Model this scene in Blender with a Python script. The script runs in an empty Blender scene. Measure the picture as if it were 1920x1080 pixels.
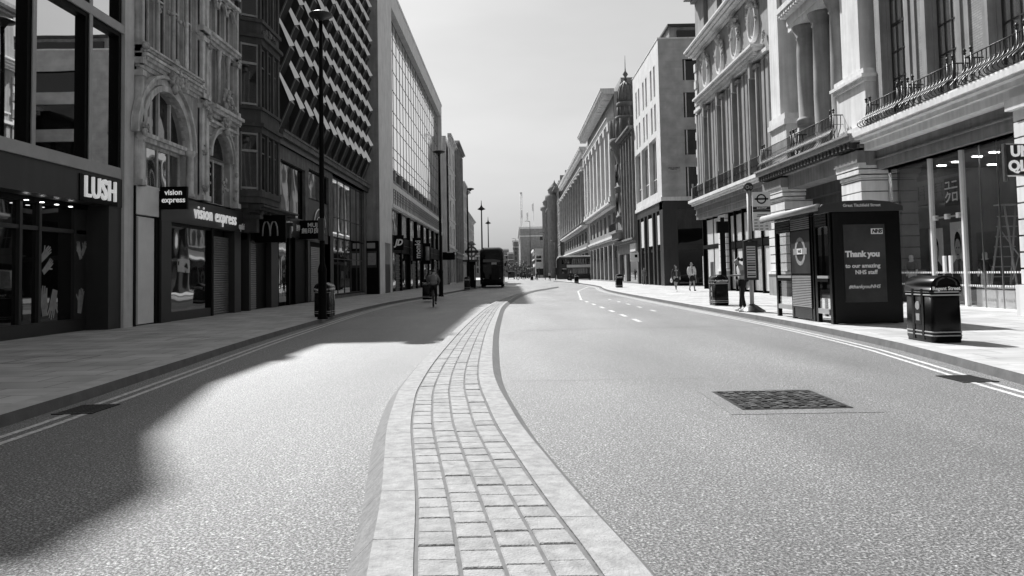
import bpy, bmesh, math, random
from mathutils import Vector, Matrix, noise as mnoise
random.seed(11)
SC = bpy.context.scene
C = SC.collection
R = math.radians
PI = math.pi

# ------------------------------------------------------------------ camera
cd = bpy.data.cameras.new('camera'); cam = bpy.data.objects.new('camera', cd); C.objects.link(cam)
cd.sensor_width = 36.0; cd.lens = 27.0; cd.shift_y = -98.0/1920; cd.clip_start = .1; cd.clip_end = 6000
p_, r_ = .05, .0189
u0 = Vector((0, -math.sin(p_), math.cos(p_))); fw = Vector((0, math.cos(p_), math.sin(p_))); r0 = Vector((1, 0, 0))
rt = r0*math.cos(r_) - u0*math.sin(r_); up = r0*math.sin(r_) + u0*math.cos(r_)
cam.matrix_world = Matrix(((rt.x, up.x, -fw.x, 0), (rt.y, up.y, -fw.y, 0), (rt.z, up.z, -fw.z, 1.42), (0, 0, 0, 1)))
SC.camera = cam

# ------------------------------------------------------------------ sky, sun, exposure
SUN_EL, SUN_AZ = 48.0, -27.0            # azimuth from +Y towards +X
w = bpy.data.worlds.new('World'); SC.world = w; w.use_nodes = True
nt = w.node_tree; bg = nt.nodes['Background']
sky = nt.nodes.new('ShaderNodeTexSky'); sky.sky_type = 'NISHITA'; sky.sun_disc = False
sky.sun_elevation = R(SUN_EL); sky.sun_rotation = R(SUN_AZ); sky.altitude = 50
sky.air_density = 1.0; sky.dust_density = 4.0; sky.ozone_density = .4
bw = nt.nodes.new('ShaderNodeRGBToBW')
gm = nt.nodes.new('ShaderNodeMath'); gm.operation = 'POWER'; gm.inputs[1].default_value = .62     # hazy bright sky
nt.links.new(sky.outputs[0], bw.inputs[0]); nt.links.new(bw.outputs[0], gm.inputs[0]); 
tcw = nt.nodes.new('ShaderNodeTexCoord'); mpw = nt.nodes.new('ShaderNodeMapping'); mpw.inputs['Scale'].default_value = (1, 1, 3.5)
cn = nt.nodes.new('ShaderNodeTexNoise'); cn.inputs['Scale'].default_value = 2.6; cn.inputs['Detail'].default_value = 5; cn.inputs['Roughness'].default_value = .5
cm = nt.nodes.new('ShaderNodeMapRange'); cm.inputs[1].default_value = .35; cm.inputs[2].default_value = .65; cm.inputs[3].default_value = .94; cm.inputs[4].default_value = 1.06
mw = nt.nodes.new('ShaderNodeMath'); mw.operation = 'MULTIPLY'       # faint veils of high cloud
nt.links.new(tcw.outputs['Generated'], mpw.inputs[0]); nt.links.new(mpw.outputs[0], cn.inputs['Vector']); nt.links.new(cn.outputs[0], cm.inputs[0])
nt.links.new(gm.outputs[0], mw.inputs[0]); nt.links.new(cm.outputs[0], mw.inputs[1]); nt.links.new(mw.outputs[0], bg.inputs[0])
bg.inputs[1].default_value = .132
sl = bpy.data.lights.new('sun', 'SUN'); so = bpy.data.objects.new('sun', sl); C.objects.link(so)
sl.energy = 4.1; sl.angle = R(.9); sl.color = (1, 1, 1)
sd = Vector((math.sin(R(SUN_AZ))*math.cos(R(SUN_EL)), math.cos(R(SUN_AZ))*math.cos(R(SUN_EL)), math.sin(R(SUN_EL))))
so.rotation_euler = sd.to_track_quat('Z', 'Y').to_euler(); so.location = sd*80
SC.view_settings.view_transform = 'Standard'; SC.view_settings.look = 'None'
SC.view_settings.exposure = .75; SC.view_settings.gamma = 1
SC.cycles.max_bounces = 6; SC.cycles.caustics_reflective = False; SC.cycles.caustics_refractive = False
SC.cycles.sample_clamp_indirect = 3; SC.cycles.use_denoising = True

# ------------------------------------------------------------------ materials (the photograph is monochrome: every colour is a grey)
def g(v): return (v, v, v, 1)
M = {}
def newmat(name):
    m = bpy.data.materials.new(name); m.use_nodes = True; M[name] = m
    n = m.node_tree; b = n.nodes['Principled BSDF']
    return m, n, b
def mat(name, v, rough=.75, var=0.0, scale=1.5, bump=0.0, bscale=30, spec=.4, metal=0.0, streak=0.0):
    m, n, b = newmat(name)
    b.inputs['Base Color'].default_value = g(v); b.inputs['Roughness'].default_value = rough
    b.inputs['Specular IOR Level'].default_value = spec; b.inputs['Metallic'].default_value = metal
    tc = n.nodes.new('ShaderNodeTexCoord')
    if var:
        t = n.nodes.new('ShaderNodeTexNoise'); t.inputs['Scale'].default_value = scale; t.inputs['Detail'].default_value = 8; t.inputs['Roughness'].default_value = .65
        n.links.new(tc.outputs['Object'], t.inputs['Vector'])
        r = n.nodes.new('ShaderNodeMapRange'); r.inputs[1].default_value = .3; r.inputs[2].default_value = .7
        r.inputs[3].default_value = v*(1-var); r.inputs[4].default_value = v*(1+var)
        n.links.new(t.outputs[0], r.inputs[0]); src = r.outputs[0]
        if streak:
            mp = n.nodes.new('ShaderNodeMapping'); mp.inputs['Scale'].default_value = (3.5, 3.5, .25)
            s = n.nodes.new('ShaderNodeTexNoise'); s.inputs['Scale'].default_value = 1.4; s.inputs['Detail'].default_value = 5
            n.links.new(tc.outputs['Object'], mp.inputs[0]); n.links.new(mp.outputs[0], s.inputs['Vector'])
            r2 = n.nodes.new('ShaderNodeMapRange'); r2.inputs[1].default_value = .35; r2.inputs[2].default_value = .65
            r2.inputs[3].default_value = 1-streak; r2.inputs[4].default_value = 1+streak*.5
            mu = n.nodes.new('ShaderNodeMath'); mu.operation = 'MULTIPLY'
            n.links.new(s.outputs[0], r2.inputs[0]); n.links.new(src, mu.inputs[0]); n.links.new(r2.outputs[0], mu.inputs[1]); src = mu.outputs[0]
        n.links.new(src, b.inputs['Base Color'])
    if bump:
        t = n.nodes.new('ShaderNodeTexNoise'); t.inputs['Scale'].default_value = bscale; t.inputs['Detail'].default_value = 4
        n.links.new(tc.outputs['Object'], t.inputs['Vector'])
        bn = n.nodes.new('ShaderNodeBump'); bn.inputs['Strength'].default_value = bump; bn.inputs['Distance'].default_value = .02
        n.links.new(t.outputs[0], bn.inputs['Height']); n.links.new(bn.outputs[0], b.inputs['Normal'])
    return m
def brickmat(name, v1, v2, mortar, bw_, bh, ms=.01, rough=.8, axes='YZ', rows=.5, bump=.3):
    m, n, b = newmat(name)
    tc = n.nodes.new('ShaderNodeTexCoord'); sp = n.nodes.new('ShaderNodeSeparateXYZ'); cb = n.nodes.new('ShaderNodeCombineXYZ')
    n.links.new(tc.outputs['Object'], sp.inputs[0])
    for i, a in enumerate(axes): n.links.new(sp.outputs['XYZ'.index(a)], cb.inputs[i])
    t = n.nodes.new('ShaderNodeTexBrick'); t.inputs['Scale'].default_value = 1
    t.inputs['Color1'].default_value = g(v1); t.inputs['Color2'].default_value = g(v2); t.inputs['Mortar'].default_value = g(mortar)
    t.inputs['Mortar Size'].default_value = ms; t.inputs['Brick Width'].default_value = bw_; t.inputs['Row Height'].default_value = bh; t.offset = rows
    n.links.new(cb.outputs[0], t.inputs['Vector'])
    nz = n.nodes.new('ShaderNodeTexNoise'); nz.inputs['Scale'].default_value = 1.1; nz.inputs['Detail'].default_value = 7
    n.links.new(tc.outputs['Object'], nz.inputs['Vector'])
    mr = n.nodes.new('ShaderNodeMapRange'); mr.inputs[1].default_value = .3; mr.inputs[2].default_value = .7; mr.inputs[3].default_value = .78; mr.inputs[4].default_value = 1.15
    n.links.new(nz.outputs[0], mr.inputs[0])
    mx = n.nodes.new('ShaderNodeVectorMath'); mx.operation = 'SCALE'
    n.links.new(t.outputs['Color'], mx.inputs[0]); n.links.new(mr.outputs[0], mx.inputs['Scale'])
    n.links.new(mx.outputs[0], b.inputs['Base Color']); b.inputs['Roughness'].default_value = rough; b.inputs['Specular IOR Level'].default_value = .3
    if bump:
        bn = n.nodes.new('ShaderNodeBump'); bn.inputs['Strength'].default_value = bump; bn.inputs['Distance'].default_value = .01; bn.invert = True
        n.links.new(t.outputs['Fac'], bn.inputs['Height']); n.links.new(bn.outputs[0], b.inputs['Normal'])
    return m
def glassmat(name, base, refl, wav=.02, rough=.02, wscale=.7):
    """dark window glass: mirror-like coat over a dark room"""
    m, n, b = newmat(name)
    n.nodes.remove(b); out = n.nodes['Material Output']
    d = n.nodes.new('ShaderNodeBsdfDiffuse'); d.inputs[0].default_value = g(base)
    gl = n.nodes.new('ShaderNodeBsdfGlossy'); gl.inputs[0].default_value = g(.95); gl.inputs['Roughness'].default_value = rough
    fr = n.nodes.new('ShaderNodeFresnel'); fr.inputs[0].default_value = 1.5
    ad = n.nodes.new('ShaderNodeMath'); ad.operation = 'ADD'; ad.use_clamp = True; ad.inputs[1].default_value = refl
    mx = n.nodes.new('ShaderNodeMixShader')
    tc = n.nodes.new('ShaderNodeTexCoord'); t = n.nodes.new('ShaderNodeTexNoise'); t.inputs['Scale'].default_value = wscale; t.inputs['Detail'].default_value = 1
    bn = n.nodes.new('ShaderNodeBump'); bn.inputs['Strength'].default_value = 1; bn.inputs['Distance'].default_value = wav
    n.links.new(tc.outputs['Object'], t.inputs['Vector']); n.links.new(t.outputs[0], bn.inputs['Height'])
    n.links.new(bn.outputs[0], gl.inputs['Normal'])
    n.links.new(fr.outputs[0], ad.inputs[0]); n.links.new(ad.outputs[0], mx.inputs[0]); n.links.new(d.outputs[0], mx.inputs[1]); n.links.new(gl.outputs[0], mx.inputs[2])
    n.links.new(mx.outputs[0], out.inputs[0])
    return m
def clearglass(name, tint=.85, refl=.03):
    m, n, b = newmat(name)
    n.nodes.remove(b); out = n.nodes['Material Output']
    d = n.nodes.new('ShaderNodeBsdfTransparent'); d.inputs[0].default_value = g(tint)
    gl = n.nodes.new('ShaderNodeBsdfGlossy'); gl.inputs[0].default_value = g(1); gl.inputs['Roughness'].default_value = .01
    fr = n.nodes.new('ShaderNodeFresnel'); fr.inputs[0].default_value = 1.5
    ad = n.nodes.new('ShaderNodeMath'); ad.operation = 'ADD'; ad.use_clamp = True; ad.inputs[1].default_value = refl
    mx = n.nodes.new('ShaderNodeMixShader')
    ge = n.nodes.new('ShaderNodeNewGeometry'); iv = n.nodes.new('ShaderNodeMath'); iv.operation = 'SUBTRACT'; iv.inputs[0].default_value = 1
    mu = n.nodes.new('ShaderNodeMath'); mu.operation = 'MULTIPLY'; n.links.new(ge.outputs['Backfacing'], iv.inputs[1])
    n.links.new(fr.outputs[0], ad.inputs[0]); n.links.new(ad.outputs[0], mu.inputs[0]); n.links.new(iv.outputs[0], mu.inputs[1])
    n.links.new(mu.outputs[0], mx.inputs[0]); n.links.new(d.outputs[0], mx.inputs[1]); n.links.new(gl.outputs[0], mx.inputs[2])
    n.links.new(mx.outputs[0], out.inputs[0])
    return m
def lightmat(name, s):
    m, n, b = newmat(name); b.inputs['Base Color'].default_value = g(.8)
    b.inputs['Emission Color'].default_value = g(1); b.inputs['Emission Strength'].default_value = s
    return m

def asphaltmat(name, lo, hi, fleck, rough, bump):
    m, n, b = newmat(name)
    tc = n.nodes.new('ShaderNodeTexCoord')
    t = n.nodes.new('ShaderNodeTexNoise'); t.inputs['Scale'].default_value = 62; t.inputs['Detail'].default_value = 5; t.inputs['Roughness'].default_value = .75
    v = n.nodes.new('ShaderNodeTexVoronoi'); v.inputs['Scale'].default_value = 95
    big = n.nodes.new('ShaderNodeTexNoise'); big.inputs['Scale'].default_value = .55; big.inputs['Detail'].default_value = 6
    mp = n.nodes.new('ShaderNodeMapping'); mp.inputs['Scale'].default_value = (1, .22, 1)   # wheel-track streaks run along the street
    n.links.new(tc.outputs['Object'], mp.inputs[0]); n.links.new(mp.outputs[0], big.inputs['Vector'])
    for q in (t, v): n.links.new(tc.outputs['Object'], q.inputs['Vector'])
    mr = n.nodes.new('ShaderNodeMapRange'); mr.inputs[1].default_value = .41; mr.inputs[2].default_value = .6; mr.clamp = True; mr.inputs[3].default_value = lo; mr.inputs[4].default_value = hi
    n.links.new(t.outputs[0], mr.inputs[0])
    cr = n.nodes.new('ShaderNodeMapRange'); cr.inputs[1].default_value = .86; cr.inputs[2].default_value = .97; cr.inputs[3].default_value = 0; cr.inputs[4].default_value = fleck
    sx = n.nodes.new('ShaderNodeSeparateColor'); n.links.new(v.outputs['Color'], sx.inputs[0]); n.links.new(sx.outputs[0], cr.inputs[0])
    ad = n.nodes.new('ShaderNodeMath'); ad.operation = 'ADD'; n.links.new(mr.outputs[0], ad.inputs[0]); n.links.new(cr.outputs[0], ad.inputs[1])
    br = n.nodes.new('ShaderNodeMapRange'); br.inputs[1].default_value = .3; br.inputs[2].default_value = .7; br.inputs[3].default_value = .6; br.inputs[4].default_value = 1.2
    n.links.new(big.outputs[0], br.inputs[0])
    mu = n.nodes.new('ShaderNodeMath'); mu.operation = 'MULTIPLY'; n.links.new(ad.outputs[0], mu.inputs[0]); n.links.new(br.outputs[0], mu.inputs[1])
    n.links.new(mu.outputs[0], b.inputs['Base Color'])
    b.inputs['Roughness'].default_value = rough; b.inputs['Specular IOR Level'].default_value = 1.0
    bn = n.nodes.new('ShaderNodeBump'); bn.inputs['Strength'].default_value = bump; bn.inputs['Distance'].default_value = .012
    n.links.new(t.outputs[0], bn.inputs['Height']); n.links.new(bn.outputs[0], b.inputs['Normal'])
    return m

asphaltmat('asphalt', -.11, .355, .36, .56, 1.0)
asphaltmat('tarmac_patch', .01, .24, .2, .5, .9)
brickmat('paving', .40, .50, .19, .9, .6, .011, .75, 'XY', .5, .25)
mat('ground', .18, .9, .2, .1)
mat('granite', .31, .78, .3, 11, .5, 70)
mat('granite_dark', .285, .8, .3, 11, .5, 70); mat('granite_bright', .33, .78, .25, 11, .5, 70)
mat('granite_kerb', .27, .75, .2, 6, .3, 50)
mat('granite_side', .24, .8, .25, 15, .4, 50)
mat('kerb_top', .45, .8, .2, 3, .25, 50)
mat('cast_iron', .085, .5, .3, 20, spec=.6)
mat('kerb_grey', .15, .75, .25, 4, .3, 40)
mat('joint', .16, .9, .2, 8)
mat('line_paint', .55, .75, .55, 16, .3, 60)
mat('stone_light', .74, .8, .12, .9, .12, 20, streak=.12)
mat('stone', .30, .8, .2, 1.1, .15, 20, streak=.18)
mat('stone_pale', .62, .8, .3, 2.2, .3, 16, streak=.3)
mat('stone_pale_mid', .45, .82, .3, 1.6, .3, 16, streak=.3)
mat('stone_mid', .22, .8, .22, 1.2, .2, 20, streak=.2)
mat('stone_dark', .06, .8, .3, 1.3, .2, 18, streak=.25)
mat('stone_grime', .13, .85, .35, 2.5, .3, 14, streak=.3)
mat('carved', .42, .85, .55, 5, .8, 12)
mat('concrete_pale', .62, .7, .12, 2, .1, 20, streak=.1)
mat('frame_grey', .38, .5, .1, 2)
mat('cladding', .035, .45, .15, .8, streak=.1)
mat('panel_white', .78, .5, .08, 1.5)
mat('white_paint', .8, .5, .05, 2)
mat('black', .004, .5, 0, spec=.08)
mat('black_gloss', .004, .25, 0, spec=.2)
mat('dark_metal', .025, .4, .2, 4, spec=.5)
mat('iron', .018, .4, .2, 6, spec=.5)
mat('steel', .55, .3, .1, 5, metal=1)
mat('blade', .97, .12, .06, 5, metal=1)
mat('louvre', .15, .5, .12, 3, spec=.5)
mat('shutter', .14, .35, .15, 2, spec=.6)
mat('interior', .02, .9, .2, 1)
mat('shop_wall', .11, .8, .4, .8)
mat('bar_grey', .12, .5, .1, 3)
mat('shop_floor', .3, .5, .1, 1)
mat('fascia_dark', .03, .4, .1, 1.5)
mat('letter_white', .85, .5, 0)
mat('poster_grey', .045, .35, .6, .9, spec=.25)
mat('poster_light', .6, .5, .1, 2)
mat('print_pale', .32, .6, .35, 4)
mat('roof_slate', .12, .7, .2, 2)
mat('dome_lead', .17, .6, .3, 3)
mat('skin', .33, .6, .05, 6); mat('skin_dark', .10, .6, .05, 6)
mat('hair_dark', .015, .6, .2, 20); mat('hair_grey', .25, .7, .2, 20)
mat('cloth_white', .6, .85, .06, 9, .2, 40); mat('cloth_grey', .2, .85, .1, 9, .2, 40); mat('cloth_black', .012, .8, .1, 9); mat('cloth_denim', .03, .8, .2, 12)
mat('rubber', .015, .7)
mat('leaf', .05, .6, .4, 3); mat('bark', .06, .9, .3, 6)
brickmat('brick', .27, .34, .22, .225, .075, .01, .85)
brickmat('ashlar', .44, .5, .36, 1.6, .62, .006, .8, 'XZ')
brickmat('ashlar_side', .30, .34, .25, 1.2, .5, .006, .8, 'YZ')
glassmat('glass_mirror', .01, .8, .0025, .012, .4)
glassmat('glass_dark', .006, .08, .004)
glassmat('glass_wavy', .008, .30, .012, .02, .7)
glassmat('glass_sky', .6, .62, .03, .08, .4)
glassmat('glass_black', .003, .01, .005)
clearglass('glass_clear', .86, .0); clearglass('glass_shelter', .86, .06)
lightmat('lamp_glow', 5.0); lightmat('letter_glow', .2); lightmat('shop_glow', 16)

# ------------------------------------------------------------------ mesh helpers
LOC = {}
class MB:
    def __init__(s): s.v = []; s.f = []; s.mi = []; s.mats = []; s.cur = 0; s.sm = []; s.smooth = False
    def m(s, name):
        if name not in s.mats: s.mats.append(name)
        s.cur = s.mats.index(name); return s
    def face(s, idx): s.f.append(tuple(idx)); s.mi.append(s.cur); s.sm.append(s.smooth)
    def quad(s, *p):
        b = len(s.v); s.v += [tuple(q) for q in p]; s.face(range(b, b+len(p)))
    def box(s, x0, x1, y0, y1, z0, z1):
        x0, x1 = sorted((x0, x1)); y0, y1 = sorted((y0, y1)); z0, z1 = sorted((z0, z1))
        b = len(s.v); s.v += [(x, y, z) for z in (z0, z1) for y in (y0, y1) for x in (x0, x1)]
        for q in ((0, 2, 3, 1), (4, 5, 7, 6), (0, 1, 5, 4), (2, 6, 7, 3), (0, 4, 6, 2), (1, 3, 7, 5)): s.face([b+i for i in q])
    def prism(s, pts, vec):
        """closed polygon pts extruded by vec"""
        b = len(s.v); n = len(pts); vec = Vector(vec)
        s.v += [tuple(p) for p in pts] + [tuple(Vector(p)+vec) for p in pts]
        s.face(list(range(b, b+n))); s.face(list(range(b+2*n-1, b+n-1, -1)))
        for i in range(n): j = (i+1) % n; s.face((b+i, b+j, b+n+j, b+n+i))
    def tube(s, path, r, n=6, cap=True):
        path = [Vector(p) for p in path]; rs = r if isinstance(r, (list, tuple)) else [r]*len(path)
        b = len(s.v); sm = s.smooth; s.smooth = True
        t0 = (path[1]-path[0]).normalized(); a = Vector((0, 0, 1)) if abs(t0.z) < .9 else Vector((1, 0, 0))
        for i, p in enumerate(path):
            t = (path[min(i+1, len(path)-1)]-path[max(i-1, 0)]).normalized()
            e1 = t.cross(a).normalized(); e2 = t.cross(e1)
            for k in range(n):
                th = 2*PI*k/n; s.v.append(tuple(p + (e1*math.cos(th)+e2*math.sin(th))*rs[i]))
        for i in range(len(path)-1):
            for k in range(n):
                q = (k+1) % n; s.face((b+i*n+k, b+i*n+q, b+(i+1)*n+q, b+(i+1)*n+k))
        s.smooth = False
        if cap: s.face([b+k for k in range(n)][::-1]); s.face([b+(len(path)-1)*n+k for k in range(n)])
        s.smooth = sm
    def lathe(s, prof, c=(0, 0, 0), n=16, a0=0, a1=2*PI):
        """prof: (radius, z) pairs"""
        b = len(s.v); full = abs(a1-a0-2*PI) < 1e-4; k = n if full else n+1; sm = s.smooth; s.smooth = True
        for r, z in prof:
            for i in range(k):
                th = a0+(a1-a0)*i/n; s.v.append((c[0]+r*math.cos(th), c[1]+r*math.sin(th), c[2]+z))
        for j in range(len(prof)-1):
            for i in range(n):
                q = (i+1) % k; s.face((b+j*k+i, b+j*k+q, b+(j+1)*k+q, b+(j+1)*k+i))
        s.smooth = False
        if full: s.face([b+i for i in range(k)][::-1]); s.face([b+(len(prof)-1)*k+i for i in range(k)])
        s.smooth = sm
    def ball(s, c, r, n=8, sc=(1, 1, 1)):
        b = len(s.v); sm = s.smooth; s.smooth = True; m_ = max(4, n//2+1)
        for j in range(m_+1):
            ph = PI*j/m_
            for i in range(n):
                th = 2*PI*i/n
                s.v.append((c[0]+r*sc[0]*math.sin(ph)*math.cos(th), c[1]+r*sc[1]*math.sin(ph)*math.sin(th), c[2]+r*sc[2]*math.cos(ph)))
        for j in range(m_):
            for i in range(n):
                q = (i+1) % n; s.face((b+j*n+i, b+(j+1)*n+i, b+(j+1)*n+q, b+j*n+q))
        s.smooth = sm
    def loft(s, rings, caps=True):
        b = len(s.v); n = len(rings[0])
        for r in rings: s.v += [tuple(p) for p in r]
        for j in range(len(rings)-1):
            for i in range(n):
                q = (i+1) % n; s.face((b+j*n+i, b+j*n+q, b+(j+1)*n+q, b+(j+1)*n+i))
        if caps: s.face([b+i for i in range(n)][::-1]); s.face([b+(len(rings)-1)*n+i for i in range(n)])
    def build(s, name, parent=None, mat=None, kind=None, bevel=0):
        me = bpy.data.meshes.new(name)
        o = Vector((0, 0, 0))
        if parent: o = LOC.get(parent.name, o)
        me.from_pydata([(x-o.x, y-o.y, z-o.z) for x, y, z in s.v], [], s.f)
        for nm in (s.mats or [mat or 'stone']): me.materials.append(M[nm])
        me.polygons.foreach_set('material_index', s.mi); me.polygons.foreach_set('use_smooth', s.sm)
        bm = bmesh.new(); bm.from_mesh(me); bmesh.ops.remove_doubles(bm, verts=bm.verts, dist=1e-5) if any(s.sm) else None
        bmesh.ops.recalc_face_normals(bm, faces=bm.faces)
        if bevel: bmesh.ops.bevel(bm, geom=bm.edges[:], offset=bevel, segments=1, affect='EDGES', clamp_overlap=True)
        bm.to_mesh(me); bm.free(); me.update()
        ob = bpy.data.objects.new(name, me); C.objects.link(ob)
        if parent: ob.parent = parent; LOC[ob.name] = o
        if kind: ob['kind'] = kind
        return ob
def thing(name, label, cat, loc=(0, 0, 0), rz=0, group=None, local=False):
    o = bpy.data.objects.new(name, None); C.objects.link(o); o.empty_display_size = .2
    o.location = loc; o.rotation_euler = (0, 0, rz); o['label'] = label; o['category'] = cat
    if group: o['group'] = group
    LOC[o.name] = Vector((0, 0, 0)) if local else Vector(loc)
    return o
def tag(o, label, cat, group=None):
    o['label'] = label; o['category'] = cat
    if group: o['group'] = group
    return o
def dup(root, loc, label, rz=None):
    def cp(o, par):
        c = o.copy(); C.objects.link(c)
        if par: c.parent = par
        for ch in o.children: cp(ch, c)
        return c
    r = cp(root, None); r.location = loc; r['label'] = label
    if rz is not None: r.rotation_euler = (0, 0, rz)
    return r
def text(body, size, matn, parent, org, xd, yd, ext=.008, bold=0.0, sx=1.0, align='CENTER', name='lettering', shear=0.0, sp=1.0):
    cu = bpy.data.curves.new('t', 'FONT'); cu.body = body; cu.size = size; cu.extrude = ext; cu.offset = bold; cu.align_x = align; cu.align_y = 'CENTER'
    cu.resolution_u = 3; cu.shear = shear; cu.space_character = sp
    tmp = bpy.data.objects.new('t', cu); C.objects.link(tmp); dg = bpy.context.evaluated_depsgraph_get(); dg.update()
    me = bpy.data.meshes.new_from_object(tmp.evaluated_get(dg)); bpy.data.objects.remove(tmp); bpy.data.curves.remove(cu)
    xd = Vector(xd).normalized(); yd = Vector(yd).normalized(); nd = xd.cross(yd); o = Vector(org) - (LOC.get(parent.name, Vector()) if parent else Vector())
    for v in me.vertices:
        p = v.co.copy(); v.co = o + xd*p.x*sx + yd*p.y + nd*p.z
    me.materials.clear(); me.materials.append(M[matn]); me.name = name
    ob = bpy.data.objects.new(name, me); C.objects.link(ob)
    if parent: ob.parent = parent
    return ob

class Fac:
    """a street front: u runs along the street (Y), d sticks out towards the road, z is up"""
    def __init__(s, side, x): s.s = side; s.x = x      # side +1: faces +X (left row), -1: faces -X (right row)
    def X(s, d): return s.x + s.s*d
    def P(s, u, d, z): return (s.X(d), u, z)
    def box(s, mb, u0, u1, d0, d1, z0, z1): mb.box(s.X(d0), s.X(d1), u0, u1, z0, z1)
    def wall(s, mb, u0, u1, z0, z1, holes, dep=.3, d=0.0):
        us = sorted({u0, u1, *[h for q in holes for h in q[:2] if u0 < h < u1]}); zs = sorted({z0, z1, *[h for q in holes for h in q[2:] if z0 < h < z1]})
        def inh(u, z): return any(a < u < b and c < z < e for a, b, c, e in holes)
        for zi in range(len(zs)-1):
            ui = 0
            while ui < len(us)-1:
                zc = (zs[zi]+zs[zi+1])/2
                if inh((us[ui]+us[ui+1])/2, zc): ui += 1; continue
                k = ui
                while k+1 < len(us)-1 and not inh((us[k+1]+us[k+2])/2, zc): k += 1
                a, b = us[ui], us[k+1]
                mb.quad(s.P(a, d, zs[zi]), s.P(b, d, zs[zi]), s.P(b, d, zs[zi+1]), s.P(a, d, zs[zi+1])); ui = k+1
        for a, b, c, e in holes:
            for (p, q) in (((a, c), (b, c)), ((b, c), (b, e)), ((b, e), (a, e)), ((a, e), (a, c))):
                mb.quad(s.P(p[0], d, p[1]), s.P(q[0], d, q[1]), s.P(q[0], d-dep, q[1]), s.P(p[0], d-dep, p[1]))
    def window(s, par, u0, u1, z0, z1, d=-.2, nx=2, nz=2, fw=.06, fm='frame_grey', gm='glass_dark', mw=.035, name='window', zs=None):
        f = MB().m(fm); t = .06
        s.box(f, u0, u0+fw, d, d+t, z0, z1); s.box(f, u1-fw, u1, d, d+t, z0, z1)
        s.box(f, u0+fw, u1-fw, d, d+t, z0, z0+fw); s.box(f, u0+fw, u1-fw, d, d+t, z1-fw, z1)
        for i in range(1, nx):
            c = u0+(u1-u0)*i/nx; s.box(f, c-mw/2, c+mw/2, d+.005, d+t-.01, z0+fw, z1-fw)
        for z in (zs or [z0+(z1-z0)*i/nz for i in range(1, nz)]): s.box(f, u0+fw, u1-fw, d+.002, d+t-.006, z-mw/2, z+mw/2)
        w_ = f.build(name, par)
        p = MB().m(gm); s.box(p, u0+fw*.5, u1-fw*.5, d-.03, d+.015, z0+fw*.5, z1-fw*.5); p.build('pane', w_)
        return w_
    def cornice(s, mb, u0, u1, z0, steps):
        """steps: (depth, height) from the bottom up"""
        z = z0
        for dd, h in steps: s.box(mb, u0, u1, -.05, dd, z, z+h); z += h
    def dentils(s, mb, u0, u1, z0, z1, d0, d1, step, w=.5):
        k = max(1, round((u1-u0)/step)); st = (u1-u0)/k
        for i in range(k): s.box(mb, u0+(i+.5-w/2)*st, u0+(i+.5+w/2)*st, d0, d1, z0, z1)
    def ring(s, mb, uc, zc, r0, r1, d0, d1, n=14, a0=0, a1=PI):
        for i in range(n):
            a, b = a0+(a1-a0)*i/n, a0+(a1-a0)*(i+1)/n
            q = [(uc+r*math.cos(t), zc+r*math.sin(t)) for r, t in ((r0, a), (r1, a), (r1, b), (r0, b))]
            mb.prism([s.P(x, d0, z) for x, z in q], (s.s*(d1-d0), 0, 0))
    def spandrel(s, mb, u0, u1, z0, z1, uc, r, d=0.0, dep=.3, n=16):
        """wall between a half-round opening (centre uc, springing z0, radius r) and the rectangle above it"""
        if uc-r > u0+.001: mb.quad(s.P(u0, d, z0), s.P(uc-r, d, z0), s.P(uc-r, d, z1), s.P(u0, d, z1))
        if uc+r < u1-.001: mb.quad(s.P(uc+r, d, z0), s.P(u1, d, z0), s.P(u1, d, z1), s.P(uc+r, d, z1))
        for i in range(n):
            a, b = PI*i/n, PI*(i+1)/n
            pa, pb = (uc+r*math.cos(a), z0+r*math.sin(a)), (uc+r*math.cos(b), z0+r*math.sin(b))
            mb.quad(s.P(pa[0], d, pa[1]), s.P(pb[0], d, pb[1]), s.P(pb[0], d, z1), s.P(pa[0], d, z1))
            mb.quad(s.P(pa[0], d, pa[1]), s.P(pb[0], d, pb[1]), s.P(pb[0], d-dep, pb[1]), s.P(pa[0], d-dep, pa[1]))
    def carving(s, mb, uc, zc, w, h, n, d=.1, r=.12):
        for i in range(n):
            a, b = random.gauss(0, .33), random.gauss(0, .33)
            rr = r*random.uniform(.5, 1.1)
            mb.ball(s.P(uc+a*w, d+random.uniform(-.02, .08), zc+b*h), rr, 7, (random.uniform(.6, 1), random.uniform(.6, 1.5), random.uniform(.6, 1.5)))
    def lathe(s, mb, u, d, z0, prof, n=14): mb.lathe(prof, s.P(u, d, z0), n)

# ================================================================== SETTING
def interp(tab, y):
    for (a, xa), (b, xb) in zip(tab, tab[1:]):
        if y <= b:
            t = (y-a)/(b-a); t = max(0, t); return xa+(xb-xa)*t
    return tab[-1][1]
def smooth_tab(tab, step=1.0):
    """Catmull-Rom resampling of (y, x) pairs"""
    out = []
    for i in range(len(tab)-1):
        p0 = tab[max(0, i-1)]; p1 = tab[i]; p2 = tab[i+1]; p3 = tab[min(len(tab)-1, i+2)]
        n = max(1, int((p2[0]-p1[0])/step))
        m1 = (p2[1]-p0[1])/max(1e-6, p2[0]-p0[0])*(p2[0]-p1[0]); m2 = (p3[1]-p1[1])/max(1e-6, p3[0]-p1[0])*(p2[0]-p1[0])
        for k in range(n):
            t = k/n; h = 2*t**3-3*t*t+1, t**3-2*t*t+t, -2*t**3+3*t*t, t**3-t*t
            out.append((p1[0]+(p2[0]-p1[0])*t, h[0]*p1[1]+h[1]*m1+h[2]*p2[1]+h[3]*m2))
    out.append(tab[-1]); return out
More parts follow.
